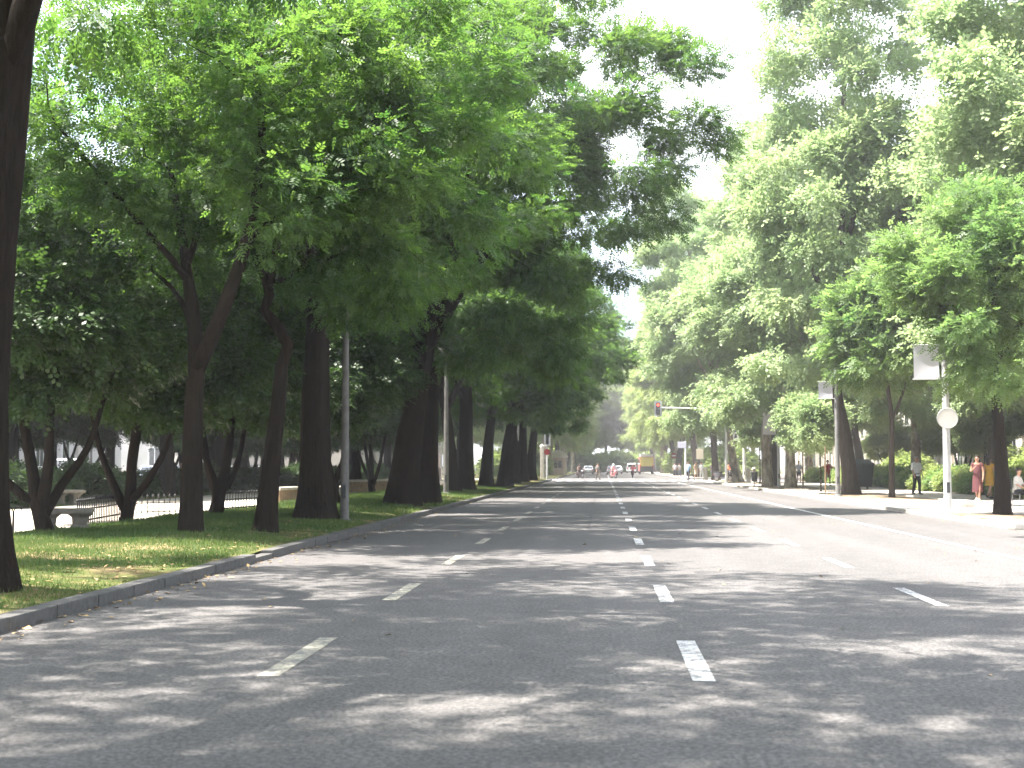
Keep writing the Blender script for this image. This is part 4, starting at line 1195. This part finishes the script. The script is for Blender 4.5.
facade('apartment_building', 'warm coloured building beyond the junction behind the left plane trees', 0, 152, 250, -30, 18, 12, 1, WALL_WARM, 4.9, 4)

facade('apartment_building', 'pale building across the side street, end on behind the park trees', 0, -50, 50, 0, 15, 12, 1, WALL_PALE, 5.0, 3)
_b = [o for o in COL.objects if o.get('label', '').startswith('pale building across the side street')][0]
_b.rotation_euler = (0, 0, -PI / 2); _b.location = (-95, 150, 0)
# ------------------------------------------------------------------ people
SKIN = M('skin', (0.42, 0.24, 0.165), 0.55, 0.06, 8)
SKIN_D = M('tanned_skin', (0.33, 0.18, 0.12), 0.55, 0.06, 8)
HAIR_D = M('dark_hair', (0.018, 0.012, 0.009), 0.6, 0.3, 30); HAIR_G = M('grey_hair', (0.34, 0.31, 0.29), 0.7, 0.2, 30); HAIR_B = M('brown_hair', (0.07, 0.04, 0.022), 0.6, 0.3, 30)
EYE = M('eye_dark', (0.01, 0.01, 0.01), 0.2, 0.1, 5)
_cl = {}
def cloth(col):
    if col not in _cl: _cl[col] = M('cloth_%d' % len(_cl), col, 0.85, 0.14, 9, bmp=0.15)
    return _cl[col]


def joints(stride=0.0, arms=0.0, seat=False, ride=False, reach=None):
    J = {'pelvis': (0, 0, .95), 'belly': (0, -.01, 1.10), 'chest': (0, 0, 1.28), 'upper': (0, .01, 1.40), 'neck': (0, .0, 1.49), 'jaw': (0, -.02, 1.575), 'skull': (0, 0, 1.66), 'top': (0, .005, 1.715)}
    for s, n in ((-1, 'L'), (1, 'R')):
        a = s * stride
        J['hip' + n] = (s * .09, 0, .90)
        J['knee' + n] = (s * .10, -.03 - a * .42, .49)
        J['ankle' + n] = (s * .10, .02 - a * .85 + (.06 if a < 0 else 0), .085 + (.05 if a < -.1 else 0))
        J['toe' + n] = (s * .115, -.15 - a * .85 + (.06 if a < 0 else 0), .035)
        b = -s * stride * .6 + arms
        J['sho' + n] = (s * .165, 0.01, 1.405)
        J['elb' + n] = (s * .225, .02 - b * .25, 1.125)
        J['wri' + n] = (s * .235, -.07 - b * .55, .885 + abs(b) * .08)
        J['hand' + n] = (s * .235, -.095 - b * .62, .815 + abs(b) * .1)
    if seat or ride:
        dz = -.47 if seat else -.10
        for k_ in ('pelvis', 'belly', 'chest', 'upper', 'neck', 'jaw', 'skull', 'top', 'shoL', 'shoR', 'elbL', 'elbR', 'wriL', 'wriR', 'handL', 'handR', 'hipL', 'hipR'):
            x, y, z = J[k_]; lean = (z - .95) * (-.12 if seat else -.3)
            J[k_] = (x, y + lean, z + dz)
        for s, n in ((-1, 'L'), (1, 'R')):
            zk = .50 if seat else .60
            J['knee' + n] = (s * .13, -.42, zk); J['ankle' + n] = (s * .13, -.40 if seat else -.30, .09 if seat else .42); J['toe' + n] = (s * .14, -.56 if seat else -.46, .04 if seat else .38)
            if not seat:
                J['elb' + n] = (s * .27, -.30, 1.05); J['wri' + n] = (s * .30, -.46, 1.02); J['hand' + n] = (s * .31, -.53, 1.04)
            else:
                J['elb' + n] = (s * .24, -.10, .72); J['wri' + n] = (s * .18, -.30, .60); J['hand' + n] = (s * .16, -.37, .60)
    if reach:
        for n, (e, w, h) in reach.items(): J['elb' + n], J['wri' + n], J['hand' + n] = e, w, h
    return J

RAD = {'pelvis': .125, 'belly': .115, 'chest': .13, 'upper': .10, 'neck': .052, 'jaw': .065, 'skull': .088, 'top': .06, 'hip': .085, 'knee': .055, 'ankle': .036, 'toe': .032, 'sho': .058, 'elb': .04, 'wri': .027, 'hand': .03}


def person(label, loc, rz, J, top=None, legs=None, dress=None, shoes=(0.03, 0.03, 0.03), hair=HAIR_D, long_hair=False, skin=SKIN, sleeve=0.5, h=1.74, helmet=None, group=None, bald=False, legs_short=False):
    t = thing('person', label, 'person', loc, rz, group, h / 1.775)
    edges = [('pelvis', 'belly'), ('belly', 'chest'), ('chest', 'upper'), ('upper', 'neck'), ('neck', 'jaw'), ('jaw', 'skull'), ('skull', 'top')]
    for n in 'LR':
        edges += [('pelvis', 'hip' + n), ('hip' + n, 'knee' + n), ('knee' + n, 'ankle' + n), ('ankle' + n, 'toe' + n), ('upper', 'sho' + n), ('sho' + n, 'elb' + n), ('elb' + n, 'wri' + n), ('wri' + n, 'hand' + n)]
    P = dict(J); rr = {k_: RAD.get(k_, RAD.get(k_[:-1], .03)) for k_ in P}
    # face: nose, ears, chin
    jx, jy, jz = J['skull']
    P['nose'] = (jx, jy - .105, jz - .035); rr['nose'] = .014; edges.append(('skull', 'nose'))
    for s, n in ((-1, 'L'), (1, 'R')):
        P['ear' + n] = (jx + s * .088, jy + .01, jz - .03); rr['ear' + n] = .014; edges.append(('skull', 'ear' + n))
        # five fingers
        H = Vector(J['hand' + n]); d = (H - Vector(J['wri' + n])).normalized()
        side = d.cross(Vector((s, 0, 0)));
        if side.length < .1: side = Vector((0, 1, 0))
        side.normalize(); inw = Vector((-s, 0, 0))
        for i, (o_, l_) in enumerate(((-.03, .068), (-.010, .08), (.011, .074), (.030, .056))):
            a = H + side * o_ + d * .02; m_ = a + d * l_ * .55; e = m_ + (d * .7 + inw * .5).normalized() * l_ * .5
            for nm, q in ((f'f{i}a{n}', a), (f'f{i}b{n}', m_), (f'f{i}c{n}', e)):
                P[nm] = tuple(q); rr[nm] = .0085
            edges += [('hand' + n, f'f{i}a{n}'), (f'f{i}a{n}', f'f{i}b{n}'), (f'f{i}b{n}', f'f{i}c{n}')]
        a = Vector(J['wri' + n]) + d * .03 + side * -.03; e = a + (d * .8 - side * .7).normalized() * .05
        P['th' + n] = tuple(e); rr['th' + n] = .01; edges.append(('hand' + n, 'th' + n))
    bm = bmesh.new(); lay = bm.verts.layers.skin.verify(); vs_ = {}
    for k_, q in P.items():
        v = bm.verts.new(q); v[lay].radius = (rr[k_], rr[k_] * (0.78 if k_ in ('belly', 'chest', 'upper') else 1)); v[lay].use_root = (k_ == 'pelvis'); vs_[k_] = v
    for a, b in edges: bm.edges.new((vs_[a], vs_[b]))
    me = bpy.data.meshes.new('body'); bm.to_mesh(me); bm.free()
    o = bpy.data.objects.new('body', me); COL.objects.link(o)
    o.modifiers.new('s', 'SKIN').use_smooth_shade = True
    o.modifiers.new('u', 'SUBSURF').levels = 1
    dg = bpy.context.evaluated_depsgraph_get()
    nm = bpy.data.meshes.new_from_object(o.evaluated_get(dg))
    bpy.data.objects.remove(o)
    nm.materials.clear(); nm.materials.append(skin)
    nm.polygons.foreach_set('use_smooth', [True] * len(nm.polygons))
    link(bpy.data.objects.new('body', nm), t)
    V = lambda k_: Vector(J[k_])
    MB().ball((jx - .034, jy - .080, jz - .005), .012, 8).ball((jx + .034, jy - .080, jz - .005), .012, 8).build('eyes', EYE, t)
    MB().box((jx, jy - .083, jz - .075), (.045, .012, .012), bevel=.004).build('mouth', M('lips', (0.3, 0.1, 0.09), 0.5), t)
    # hair or helmet
    if helmet is not None:
        MB().loft([(jx, jy, jz - .06, .11, .12), (jx, jy, jz + .02, .135, .15), (jx, jy + .01, jz + .10, .10, .115), (jx, jy + .01, jz + .14, .03, .03)], 14).build('helmet', cloth(helmet), t, True)
    elif not bald or True:
        m = MB()
        m.loft([(jx, jy + .035, jz - .04, .088, .07), (jx, jy + .022, jz + .025, .098, .093), (jx, jy + .012, jz + .075, .078, .082), (jx, jy + .01, jz + .10, .03, .03)], 14)
        if long_hair: m.loft([(jx, jy + .085, jz - .27, .07, .03), (jx, jy + .085, jz - .15, .095, .045), (jx, jy + .06, jz - .02, .10, .06)], 12)
        m.build('hair', hair, t, True)
    # clothes: tubes a little wider than the body
    pe, be, ch, up_, nk = V('pelvis'), V('belly'), V('chest'), V('upper'), V('neck')
    def torso(m, hem, rx=1.0):
        lo = pe + (pe - be).normalized() * hem
        pts = [lo, pe, be, ch, up_, nk - (nk - up_) * .25]
        m.tube(pts, [(.172 * rx, .135 * rx), (.17 * rx, .135 * rx), (.155 * rx, .125 * rx), (.178, .132), (.175, .105), (.075, .07)], 16)
    if dress:
        m = MB()
        hem = dress[1]
        m.loft([(pe.x, pe.y - .02, hem, .20, .19), (pe.x, pe.y - .01, (hem + pe.z) / 2, .19, .165), (pe.x, pe.y, pe.z, .178, .145), (be.x, be.y, be.z + .02, .145, .12), (ch.x, ch.y, ch.z, .165, .135), (up_.x, up_.y, up_.z + .005, .145, .10)], 18)
        for s, n in ((-1, 'L'), (1, 'R')): m.tube([V('sho' + n) + Vector((-s * .06, 0, .02)), V('sho' + n) + Vector((s * .01, 0, -.01)), V('sho' + n).lerp(V('elb' + n), .28)], [.07, .068, .062], 10)
        m.build('dress', cloth(dress[0]), t, True)
    if top:
        m = MB(); torso(m, .10)
        for n in 'LR':
            pts = [V('sho' + n).lerp(up_, .35), V('sho' + n), V('sho' + n).lerp(V('elb' + n), min(1, sleeve * 2))]; rad = [.085, .076, .066]
            if sleeve > .5: pts.append(V('elb' + n).lerp(V('wri' + n), .9)); rad.append(.045)
            m.tube(pts, rad, 10)
        m.build('shirt', cloth(top), t, True)
    if legs:
        m = MB(); m.tube([pe + (be - pe) * .3, pe, pe + (pe - be) * .35], [(.155, .128), (.166, .14), (.15, .125)], 16)
        for n in 'LR':
            K = V('knee' + n); A = V('ankle' + n)
            if legs_short: m.tube([V('hip' + n) + Vector((0, 0, .03)), V('hip' + n).lerp(K, .45), V('hip' + n).lerp(K, .85)], [.105, .098, .09], 12)
            else: m.tube([V('hip' + n) + Vector((0, 0, .03)), V('hip' + n).lerp(K, .5), K, K.lerp(A, .5), A], [.105, .095, .075, .068, .062], 12)
        m.build('shorts' if legs_short else 'trousers', cloth(legs), t, True)
    for n in 'LR':
        A, T_ = V('ankle' + n), V('toe' + n)
        MB().tube([A + (A - T_) * .25 + Vector((0, 0, -.03)), A.lerp(T_, .3) + Vector((0, 0, -.01)), T_ + (T_ - A) * .22], [.042, .05, .034], 10).build('shoe', cloth(shoes), t, True)
    return t


Z = 0.10
def at(px, py, z=Z):
    q = gp(px, py, z); return (q.x, q.y, z)
person('grey-haired man in a white shirt and black trousers standing on the pavement', at(917, 494.5), 0.35, joints(0.10, .1), (0.72, 0.72, 0.74), (0.012, 0.012, 0.014), hair=HAIR_G, h=1.80)
person('woman in a maroon dress walking with one hand raised to her chest', at(978, 501.5), -0.55, joints(0.22, .2, reach={'L': ((-.24, -.05, 1.13), (-.08, -.22, 1.24), (-.03, -.24, 1.29))}), dress=((0.085, 0.024, 0.028), .36), shoes=(0.5, 0.45, 0.4), hair=HAIR_D, long_hair=True, skin=SKIN_D, h=1.74)
person('woman in a mustard yellow dress walking beside the woman in maroon', at(990, 499), 2.3, joints(0.30, .1), dress=((0.40, 0.22, 0.025), .55), hair=HAIR_D, long_hair=True, skin=SKIN_D, h=1.72)
q = at(1017, 505.5)
person('dark-haired person in a pale shirt sitting on a metal chair at the pavement edge', q, 0.9, joints(seat=True), (0.50, 0.48, 0.45), (0.015, 0.017, 0.02), hair=HAIR_D, h=1.74)
t = thing('metal_chair', 'dark metal chair under the seated person in the pale shirt', 'chair', q, 0.9)
MB().box((0, 0.02, 0.405), (0.44, 0.44, 0.03), bevel=0.01).build('seat', DARK_METAL, t)
MB().box((0, 0.25, 0.72), (0.42, 0.025, 0.34), bevel=0.01).build('backrest', DARK_METAL, t)
for x in (-.2, .2):
    for y in (-.17, .22): MB().tube([(x, y * 1.1, 0), (x, y, .4)] + ([(x, .25, .88)] if y > 0 else []), 0.014, 7).build('leg', GREY_PAINT, t)
person('person in a red shirt and pale shorts with hands raised, seen beside the staked sapling', at(828, 486), 0.2, joints(0.12, 0, reach={'L': ((-.3, -.1, 1.2), (-.16, -.2, 1.38), (-.12, -.2, 1.45)), 'R': ((.3, -.1, 1.2), (.16, -.2, 1.38), (.12, -.2, 1.45))}), (0.46, 0.035, 0.045), (0.42, 0.30, 0.24), hair=HAIR_B, legs_short=True, shoes=(0.2, 0.15, 0.12), h=1.74)
person('person in grey with dark shorts behind the pale sunlit plane trunk', at(799, 482.5), 0.0, joints(0.15), (0.33, 0.33, 0.36), (0.02, 0.025, 0.035), legs_short=True, hair=HAIR_D)
# the group waiting at the right junction corner
person('person in a light blue shirt and dark trousers by the white sign pole', at(688.5, 480), -0.6, joints(0.2), (0.25, 0.38, 0.55), (0.02, 0.02, 0.03))
person('person in beige top and skirt under the cream notice panel', at(696, 479.8), 0.7, joints(0.1), dress=((0.44, 0.36, 0.26), .55), hair=HAIR_B, long_hair=True)
person('person in all white clothes next to the person in beige', at(701.5, 479.8), 0.3, joints(0.12), (0.74, 0.74, 0.72), (0.70, 0.70, 0.68), hair=HAIR_D)
person('person in a pale pink top before the broad grey plane trunk', at(713, 480), 2.8, joints(0.08), (0.60, 0.44, 0.44), (0.32, 0.32, 0.36), hair=HAIR_B)
person('person in pale cream beside the one in pink, turned away', at(718, 480), 3.1, joints(0.1), (0.56, 0.52, 0.45), (0.4, 0.37, 0.33), hair=HAIR_G)
q = rp(723, 481.2)
person('person in an orange top sitting on the dark scooter in the crowd', (q[0] - .35 * math.sin(1.2) * -1, q[1] + .3 * math.cos(1.2), Z), 1.2, joints(ride=True), (0.55, 0.15, 0.06), (0.06, 0.06, 0.08), hair=HAIR_D)
person('person in a faded blue top behind the orange scooter rider', at(730.5, 480.6), -1.0, joints(0.15), (0.28, 0.33, 0.45), (0.10, 0.11, 0.16))
person('person in dark clothes walking between the sign pole and the bus', at(675, 476.5), 0.0, joints(0.2), (0.45, 0.42, 0.44), (0.05, 0.05, 0.06))
person('person in a pale top left of the sign pole', at(679.5, 476.8), 0.4, joints(0.15), (0.58, 0.52, 0.5), (0.2, 0.2, 0.25), hair=HAIR_B)
# on the road at the junction
person('pedestrian in brownish grey walking across the middle of the junction', at(598, 479.7, 0.0), 0.4, joints(0.3), (0.20, 0.18, 0.15), (0.17, 0.14, 0.11), hair=HAIR_D, h=1.74)
person('rider in dark brown crouched on the scooter crossing the junction', (-2.7 - .3 * math.sin(.5), 151 + .3 * math.cos(.5), 0.0), 0.5, joints(ride=True), (0.12, 0.07, 0.06), (0.06, 0.045, 0.04), helmet=(0.05, 0.04, 0.04), sleeve=.9)
person('rider in a red shirt on the dark scooter ahead of the bus', (3.6, 160.7, 0.0), PI, joints(ride=True), (0.42, 0.10, 0.09), (0.03, 0.03, 0.035), helmet=(0.45, 0.2, 0.18))
person('rider in a pink top and white helmet on the pinkish scooter', (1.2 - .3 * math.sin(.35), 152 + .3 * math.cos(.35), 0.0), 0.35, joints(ride=True), (0.58, 0.28, 0.27), (0.10, 0.08, 0.08), helmet=(0.75, 0.75, 0.75))
# strollers in the park
person('stroller in white on the far park path between trunks', (-22.5, 70, 0.165), 1.2, joints(0.25), (0.66, 0.64, 0.62), (0.25, 0.25, 0.3), hair=HAIR_B)
person('stroller in a pinkish dress on the far park path', (-23.5, 72, 0.165), 1.0, joints(0.2), dress=((0.5, 0.3, 0.28), .5), hair=HAIR_D, long_hair=True)
# ------------------------------------------------------------------ vehicles
def car_paint(name, col): 
    m = M(name, col, 0.3, 0.04, 1.5, spec=0.6)
    m.node_tree.nodes['Principled BSDF'].inputs['Coat Weight'].default_value = 0.5
    return m
TAIL = M('tail_lamp_red', (0.35, 0.012, 0.01), 0.2, 0.1, 3)
HEADL = M('head_lamp_glass', (0.7, 0.72, 0.74), 0.12, 0.05, 3)
PLATE = M('plate_white', (0.65, 0.65, 0.62), 0.5, 0.05, 3)


def car(label, loc, rz, paint, group=None, van=False, name='parked_car'):
    """front looks towards -Y in its own space"""
    L, W = (4.7, 1.9) if van else (4.2, 1.74)
    t = thing(name, label, 'van' if van else 'car', loc, rz, group)
    if van:
        low = [(-2.35, 0.32), (-2.35, 0.72), (-2.2, 0.98), (-1.55, 1.12), (2.3, 1.12), (2.35, 0.32)]
        top = [(-1.55, 1.12), (-0.85, 1.88), (-0.6, 1.96), (2.1, 1.96), (2.28, 1.82), (2.3, 1.12)]
    else:
        low = [(-2.1, 0.28), (-2.12, 0.55), (-2.0, 0.72), (-1.0, 0.92), (1.85, 0.95), (2.05, 0.85), (2.1, 0.5), (2.05, 0.28)]
        top = [(-1.02, 0.92), (-0.35, 1.38), (-0.1, 1.45), (1.0, 1.45), (1.3, 1.38), (1.85, 0.95)]
    m = MB(); m.prism(low, -W / 2, W / 2)
    bmesh.ops.bevel(m.bm, geom=list(m.bm.edges), offset=0.06, segments=2, affect='EDGES')
    m.build('body', paint, t, True)
    m = MB(); m.prism(top, -W / 2 + 0.06, W / 2 - 0.06)
    zb = top[0][1]
    for v in m.bm.verts: v.co.x *= 1 - 0.16 * (v.co.z - zb) / (top[2][1] - zb)
    bmesh.ops.bevel(m.bm, geom=list(m.bm.edges), offset=0.04, segments=2, affect='EDGES')
    m.build('cabin', paint, t, True)
    zt = top[2][1]
    def side_x(z): return (W / 2 - 0.06) * (1 - 0.16 * (z - zb) / (zt - zb)) + 0.006
    # windscreen, rear screen and side windows lie just proud of the cabin
    def pane(nm, pts): MB().quad(*pts).build(nm, GLASS_D, t)
    def along(a, b, f): return (a[0] + (b[0] - a[0]) * f, a[1] + (b[1] - a[1]) * f)
    a, b = along(top[0], top[1], 0.12), along(top[0], top[1], 0.93)
    pane('windscreen', [(-side_x(a[1]) + 0.1, a[0] - 0.012, a[1] + .01), (side_x(a[1]) - 0.1, a[0] - 0.012, a[1] + .01), (side_x(b[1]) - 0.1, b[0] - 0.012, b[1] + .01), (-side_x(b[1]) + 0.1, b[0] - 0.012, b[1] + .01)])
    a, b = along(top[-1], top[-2], 0.12), along(top[-1], top[-2], 0.93)
    pane('rear_window', [(-side_x(a[1]) + 0.1, a[0] + 0.012, a[1] + .01), (side_x(a[1]) - 0.1, a[0] + 0.012, a[1] + .01), (side_x(b[1]) - 0.1, b[0] + 0.012, b[1] + .01), (-side_x(b[1]) + 0.1, b[0] + 0.012, b[1] + .01)])
    for s in (-1, 1):
        z0, z1 = zb + 0.08, zt - 0.1
        spans = [(-0.62, -0.3, 0.32), (0.38, 0.38, 1.2)] if not van else [(-1.2, -0.75, -0.1)]
        for (ya, yb, yc) in spans:
            pane('side_window', [(s * side_x(z0), ya, z0), (s * side_x(z0), yc, z0), (s * side_x(z1), yc - 0.05, z1), (s * side_x(z1), yb + 0.05, z1)])
        MB().box((s * (W / 2 + 0.07), top[0][0] + 0.42, zb + 0.1), (0.16, 0.1, 0.13), bevel=0.03).build('mirror', paint, t, True)
        yl = low[0][0]
        MB().box((s * (W / 2 - 0.26), yl - 0.005, 0.68 if not van else 0.80), (0.36, 0.08, 0.15), bevel=0.03).build('headlight', HEADL, t, True)
        MB().box((s * (W / 2 - 0.16), -yl - 0.03, 0.75 if not van else 1.0), (0.2, 0.09, 0.18 if not van else 0.4), bevel=0.03).build('tail_light', TAIL, t, True)
        for y in ((-1.32, 1.3) if not van else (-1.5, 1.5)):
            w = MB().cyl((s * (W / 2 - 0.2), y, 0.31), (s * (W / 2 + 0.012), y, 0.31), 0.31, n=22).build('wheel', RUBBER, t, True)
            MB().cyl((s * (W / 2 + 0.008), y, 0.31), (s * (W / 2 + 0.022), y, 0.31), 0.2, n=18).build('rim', CHROME, w, True)
    for y in (low[0][0] - 0.01, -low[0][0] + 0.01):
        MB().box((0, y, 0.46), (0.5, 0.03, 0.11)).build('number_plate', PLATE, t)
        MB().box((0, y * 0.996, 0.36), (W - 0.2, 0.05, 0.1), bevel=0.02).build('bumper', DARK_METAL, t)
    return t

WHITE_C = car_paint('car_white', (0.70, 0.71, 0.72)); SILVER_C = car_paint('car_pale_blue', (0.42, 0.50, 0.60)); RED_C = car_paint('car_faded_red', (0.42, 0.22, 0.20)); BLUE_C = car_paint('car_grey', (0.30, 0.31, 0.33))
GC = 'vehicles parked along the park street'
car('white van parked beyond the park, seen between evergreen stems', (-38.5, 92, 0.0), 0.1, WHITE_C, GC, True)
car('pale blue car parked beyond the park lawn, right of the white van', (-33.2, 94, 0.0), 0.3, SILVER_C, GC)
car('pale blue car parked sideways beyond the park, seen beside the V fork', (-35.0, 106, 0.0), 1.45, SILVER_C, GC)
car('white car parked farther along beyond the V fork', (-32.8, 118, 0.0), 1.2, WHITE_C, GC)
car('white car parked beyond the thin spreading stems', (-33.0, 126, 0.0), 0.0, WHITE_C, GC)
car('small white car parked near the end of the park street', (-40.0, 70, 0.0), 0.0, WHITE_C, GC)
car('white van waiting on the road behind the yellow bus', (5.6, 262, 0.0), PI, WHITE_C, None, True, 'white_van')
car('faded red car facing the viewer beyond the junction', (1.4, 205, 0.0), 0.0, RED_C, None, False, 'oncoming_car')
car('white car far along the road beyond the red car', (2.6, 240, 0.0), 0.0, WHITE_C, None, False, 'oncoming_car')
car('grey car seen far beyond the crouching riders', (-2.6, 230, 0.0), PI, BLUE_C, None, False, 'distant_car')

# bus seen from behind: yellow rear, white roof unit
t = thing('city_bus', 'bus seen from behind with a yellow rear panel and white roof unit', 'bus', (8.0 - 0.35, 231 + 5.5, 0.0))
YEL = M('bus_yellow', (0.52, 0.43, 0.10), 0.45, 0.1, 2); BUSR = M('bus_side_red', (0.50, 0.16, 0.13), 0.4, 0.06, 2)
m = MB(); m.box((0, 0, 1.72), (2.5, 11, 2.6), bevel=0.1); m.build('body', BUSR, t, True)
MB().box((0, -5.51, 2.16), (2.3, 0.05, 1.55), bevel=0.02).build('rear_panel', YEL, t)
MB().box((0, -5.52, 0.95), (2.36, 0.06, 0.8), bevel=0.02).build('engine_grille', DARK_METAL, t)
MB().box((0, -2.0, 3.28), (2.2, 6.5, 0.52), bevel=0.12).build('roof_unit', WHITE_METAL, t, True)
MB().box((0, -5.56, 0.46), (2.45, 0.12, 0.22), bevel=0.03).build('bumper', RUBBER, t)
for s in (-1, 1):
    MB().box((s * 1.08, -5.55, 1.42), (0.16, 0.05, 0.36), bevel=0.02).build('tail_light', TAIL, t)
    for i in range(6): MB().box((s * 1.256, -4.3 + 1.7 * i, 2.2), (0.012, 1.5, 0.95)).build('side_window', GLASS_D, t)
    for y in (-3.2, 3.2):
        w = MB().cyl((s * 1.0, y, 0.48), (s * 1.27, y, 0.48), 0.48, n=22).build('wheel', RUBBER, t, True)
        MB().cyl((s * 1.265, y, 0.48), (s * 1.285, y, 0.48), 0.28, n=16).build('rim', CHROME, w, True)


def motorbike(label, loc, rz, paint):
    t = thing('motor_scooter', label, 'scooter', loc, rz)
    for y in (-0.62, 0.58):
        w = MB().tube([(0, y + 0.22 * math.cos(a), 0.27 + 0.22 * math.sin(a)) for a in [2 * PI * i / 20 for i in range(21)]], 0.055, 8, False).build('wheel', RUBBER, t, True)
        MB().cyl((-0.04, y, 0.27), (0.04, y, 0.27), 0.16, n=14).build('rim', CHROME, w)
    MB().loft([(0, -0.45, 0.28, 0.14, 0.12), (0, -0.52, 0.7, 0.2, 0.12), (0, -0.46, 1.0, 0.13, 0.09)], 12).build('front_shield', paint, t, True)
    MB().box((0, -0.1, 0.3), (0.3, 0.65, 0.1), bevel=0.03).build('footboard', paint, t)
    MB().loft([(0, 0.45, 0.32, 0.16, 0.3), (0, 0.42, 0.62, 0.19, 0.4), (0, 0.42, 0.74, 0.16, 0.38)], 12).build('rear_body', paint, t, True)
    MB().box((0, 0.32, 0.79), (0.3, 0.72, 0.1), bevel=0.04).build('seat', RUBBER, t)
    MB().tube([(-0.33, -0.3, 1.05), (-0.12, -0.42, 1.02), (0.12, -0.42, 1.02), (0.33, -0.3, 1.05)], 0.022, 7).build('handlebar', DARK_METAL, t)
    MB().ball((0, -0.58, 0.86), 0.08, 10).build('headlight', HEADL, t, True)
    MB().box((0, 0.84, 0.6), (0.14, 0.04, 0.08)).build('tail_light', TAIL, t)
    return t
motorbike('dark scooter crossing the junction under a crouched rider', (-2.7, 151, 0.0), 0.5, M('scooter_dark', (0.05, 0.035, 0.03), 0.4, 0.1, 2))
motorbike('dark scooter with a red-shirted rider waiting ahead of the bus', (3.6, 161, 0.0), PI, M('scooter_black', (0.02, 0.02, 0.022), 0.4, 0.1, 2))
motorbike('pinkish scooter left of the red-shirted rider', (1.2, 152, 0.0), 0.35, M('scooter_pink', (0.55, 0.20, 0.18), 0.4, 0.1, 2))
motorbike('dark scooter parked among the junction crowd on the right', (rp(723, 481.2)[0], rp(723, 481.2)[1], 0.1), 1.2, M('scooter_grey', (0.08, 0.08, 0.09), 0.4, 0.1, 2))
# ------------------------------------------------------------------ daylight, sky, air
SUN_EL, SUN_AZ = R(66), R(262)      # azimuth measured clockwise from +Y (the way the road runs)
world = bpy.data.worlds.new('World'); scene.world = world; world.use_nodes = True
wn = world.node_tree
bg = wn.nodes['Background']
sky = N(wn, 'ShaderNodeTexSky', sky_type='NISHITA', sun_disc=False, sun_elevation=SUN_EL, sun_rotation=SUN_AZ)
sky.air_density = 1.0; sky.dust_density = 2.0; sky.ozone_density = 1.0
tc = N(wn, 'ShaderNodeTexCoord')
mp = N(wn, 'ShaderNodeMapping'); mp.inputs['Scale'].default_value = (1.0, 1.0, 2.6)
wn.links.new(tc.outputs['Generated'], mp.inputs['Vector'])
cn = N(wn, 'ShaderNodeTexNoise', Scale=2.4, Detail=7.0, Roughness=0.55)
wn.links.new(mp.outputs[0], cn.inputs['Vector'])
cf = ramp(wn, cn.outputs[0], [(0.36, (0, 0, 0)), (0.58, (1, 1, 1))])
cc = mix(wn, cf, sky.outputs[0], (4.9, 5.1, 5.6))
wn.links.new(cc, bg.inputs['Color'])
bg.inputs['Strength'].default_value = 0.09
sd = bpy.data.lights.new('sun', 'SUN'); sd.energy = 3.4; sd.angle = R(0.53); sd.color = (1.0, 0.945, 0.88)
so = link(bpy.data.objects.new('sun', sd))
dirv = Vector((math.sin(SUN_AZ) * math.cos(SUN_EL), math.cos(SUN_AZ) * math.cos(SUN_EL), math.sin(SUN_EL)))
so.rotation_euler = dirv.to_track_quat('Z', 'Y').to_euler()
so.location = (-30, -10, 60)

HAZE = 0.0007
if HAZE > 0:
    mb = MB(); mb.box((0, 250, 15.5), (2000, 2400, 33.4))
    hm = bpy.data.materials.new('haze'); hm.use_nodes = True
    hn = hm.node_tree; hn.nodes.clear()
    ho = N(hn, 'ShaderNodeOutputMaterial'); hv = N(hn, 'ShaderNodeVolumePrincipled')
    hv.inputs['Color'].default_value = (0.94, 0.945, 0.955, 1); hv.inputs['Density'].default_value = HAZE
    hv.inputs['Anisotropy'].default_value = 0.3
    hn.links.new(hv.outputs[0], ho.inputs['Volume'])
    h = mb.build('haze', hm); tag(h, 'thin bright summer haze hanging over the avenue', 'haze', kind='stuff')

vs = scene.view_settings
scene.display_settings.display_device = 'sRGB'
vs.view_transform = 'Standard'; vs.look = 'None'; vs.exposure = 3.0; vs.gamma = 1.0; vs.use_curve_mapping = False
cy = scene.cycles
cy.max_bounces = 5; cy.diffuse_bounces = 4; cy.transmission_bounces = 3; cy.glossy_bounces = 1; cy.volume_bounces = 0
cy.transparent_max_bounces = 8
cy.sample_clamp_indirect = 6.0
cy.caustics_reflective = False; cy.caustics_refractive = False
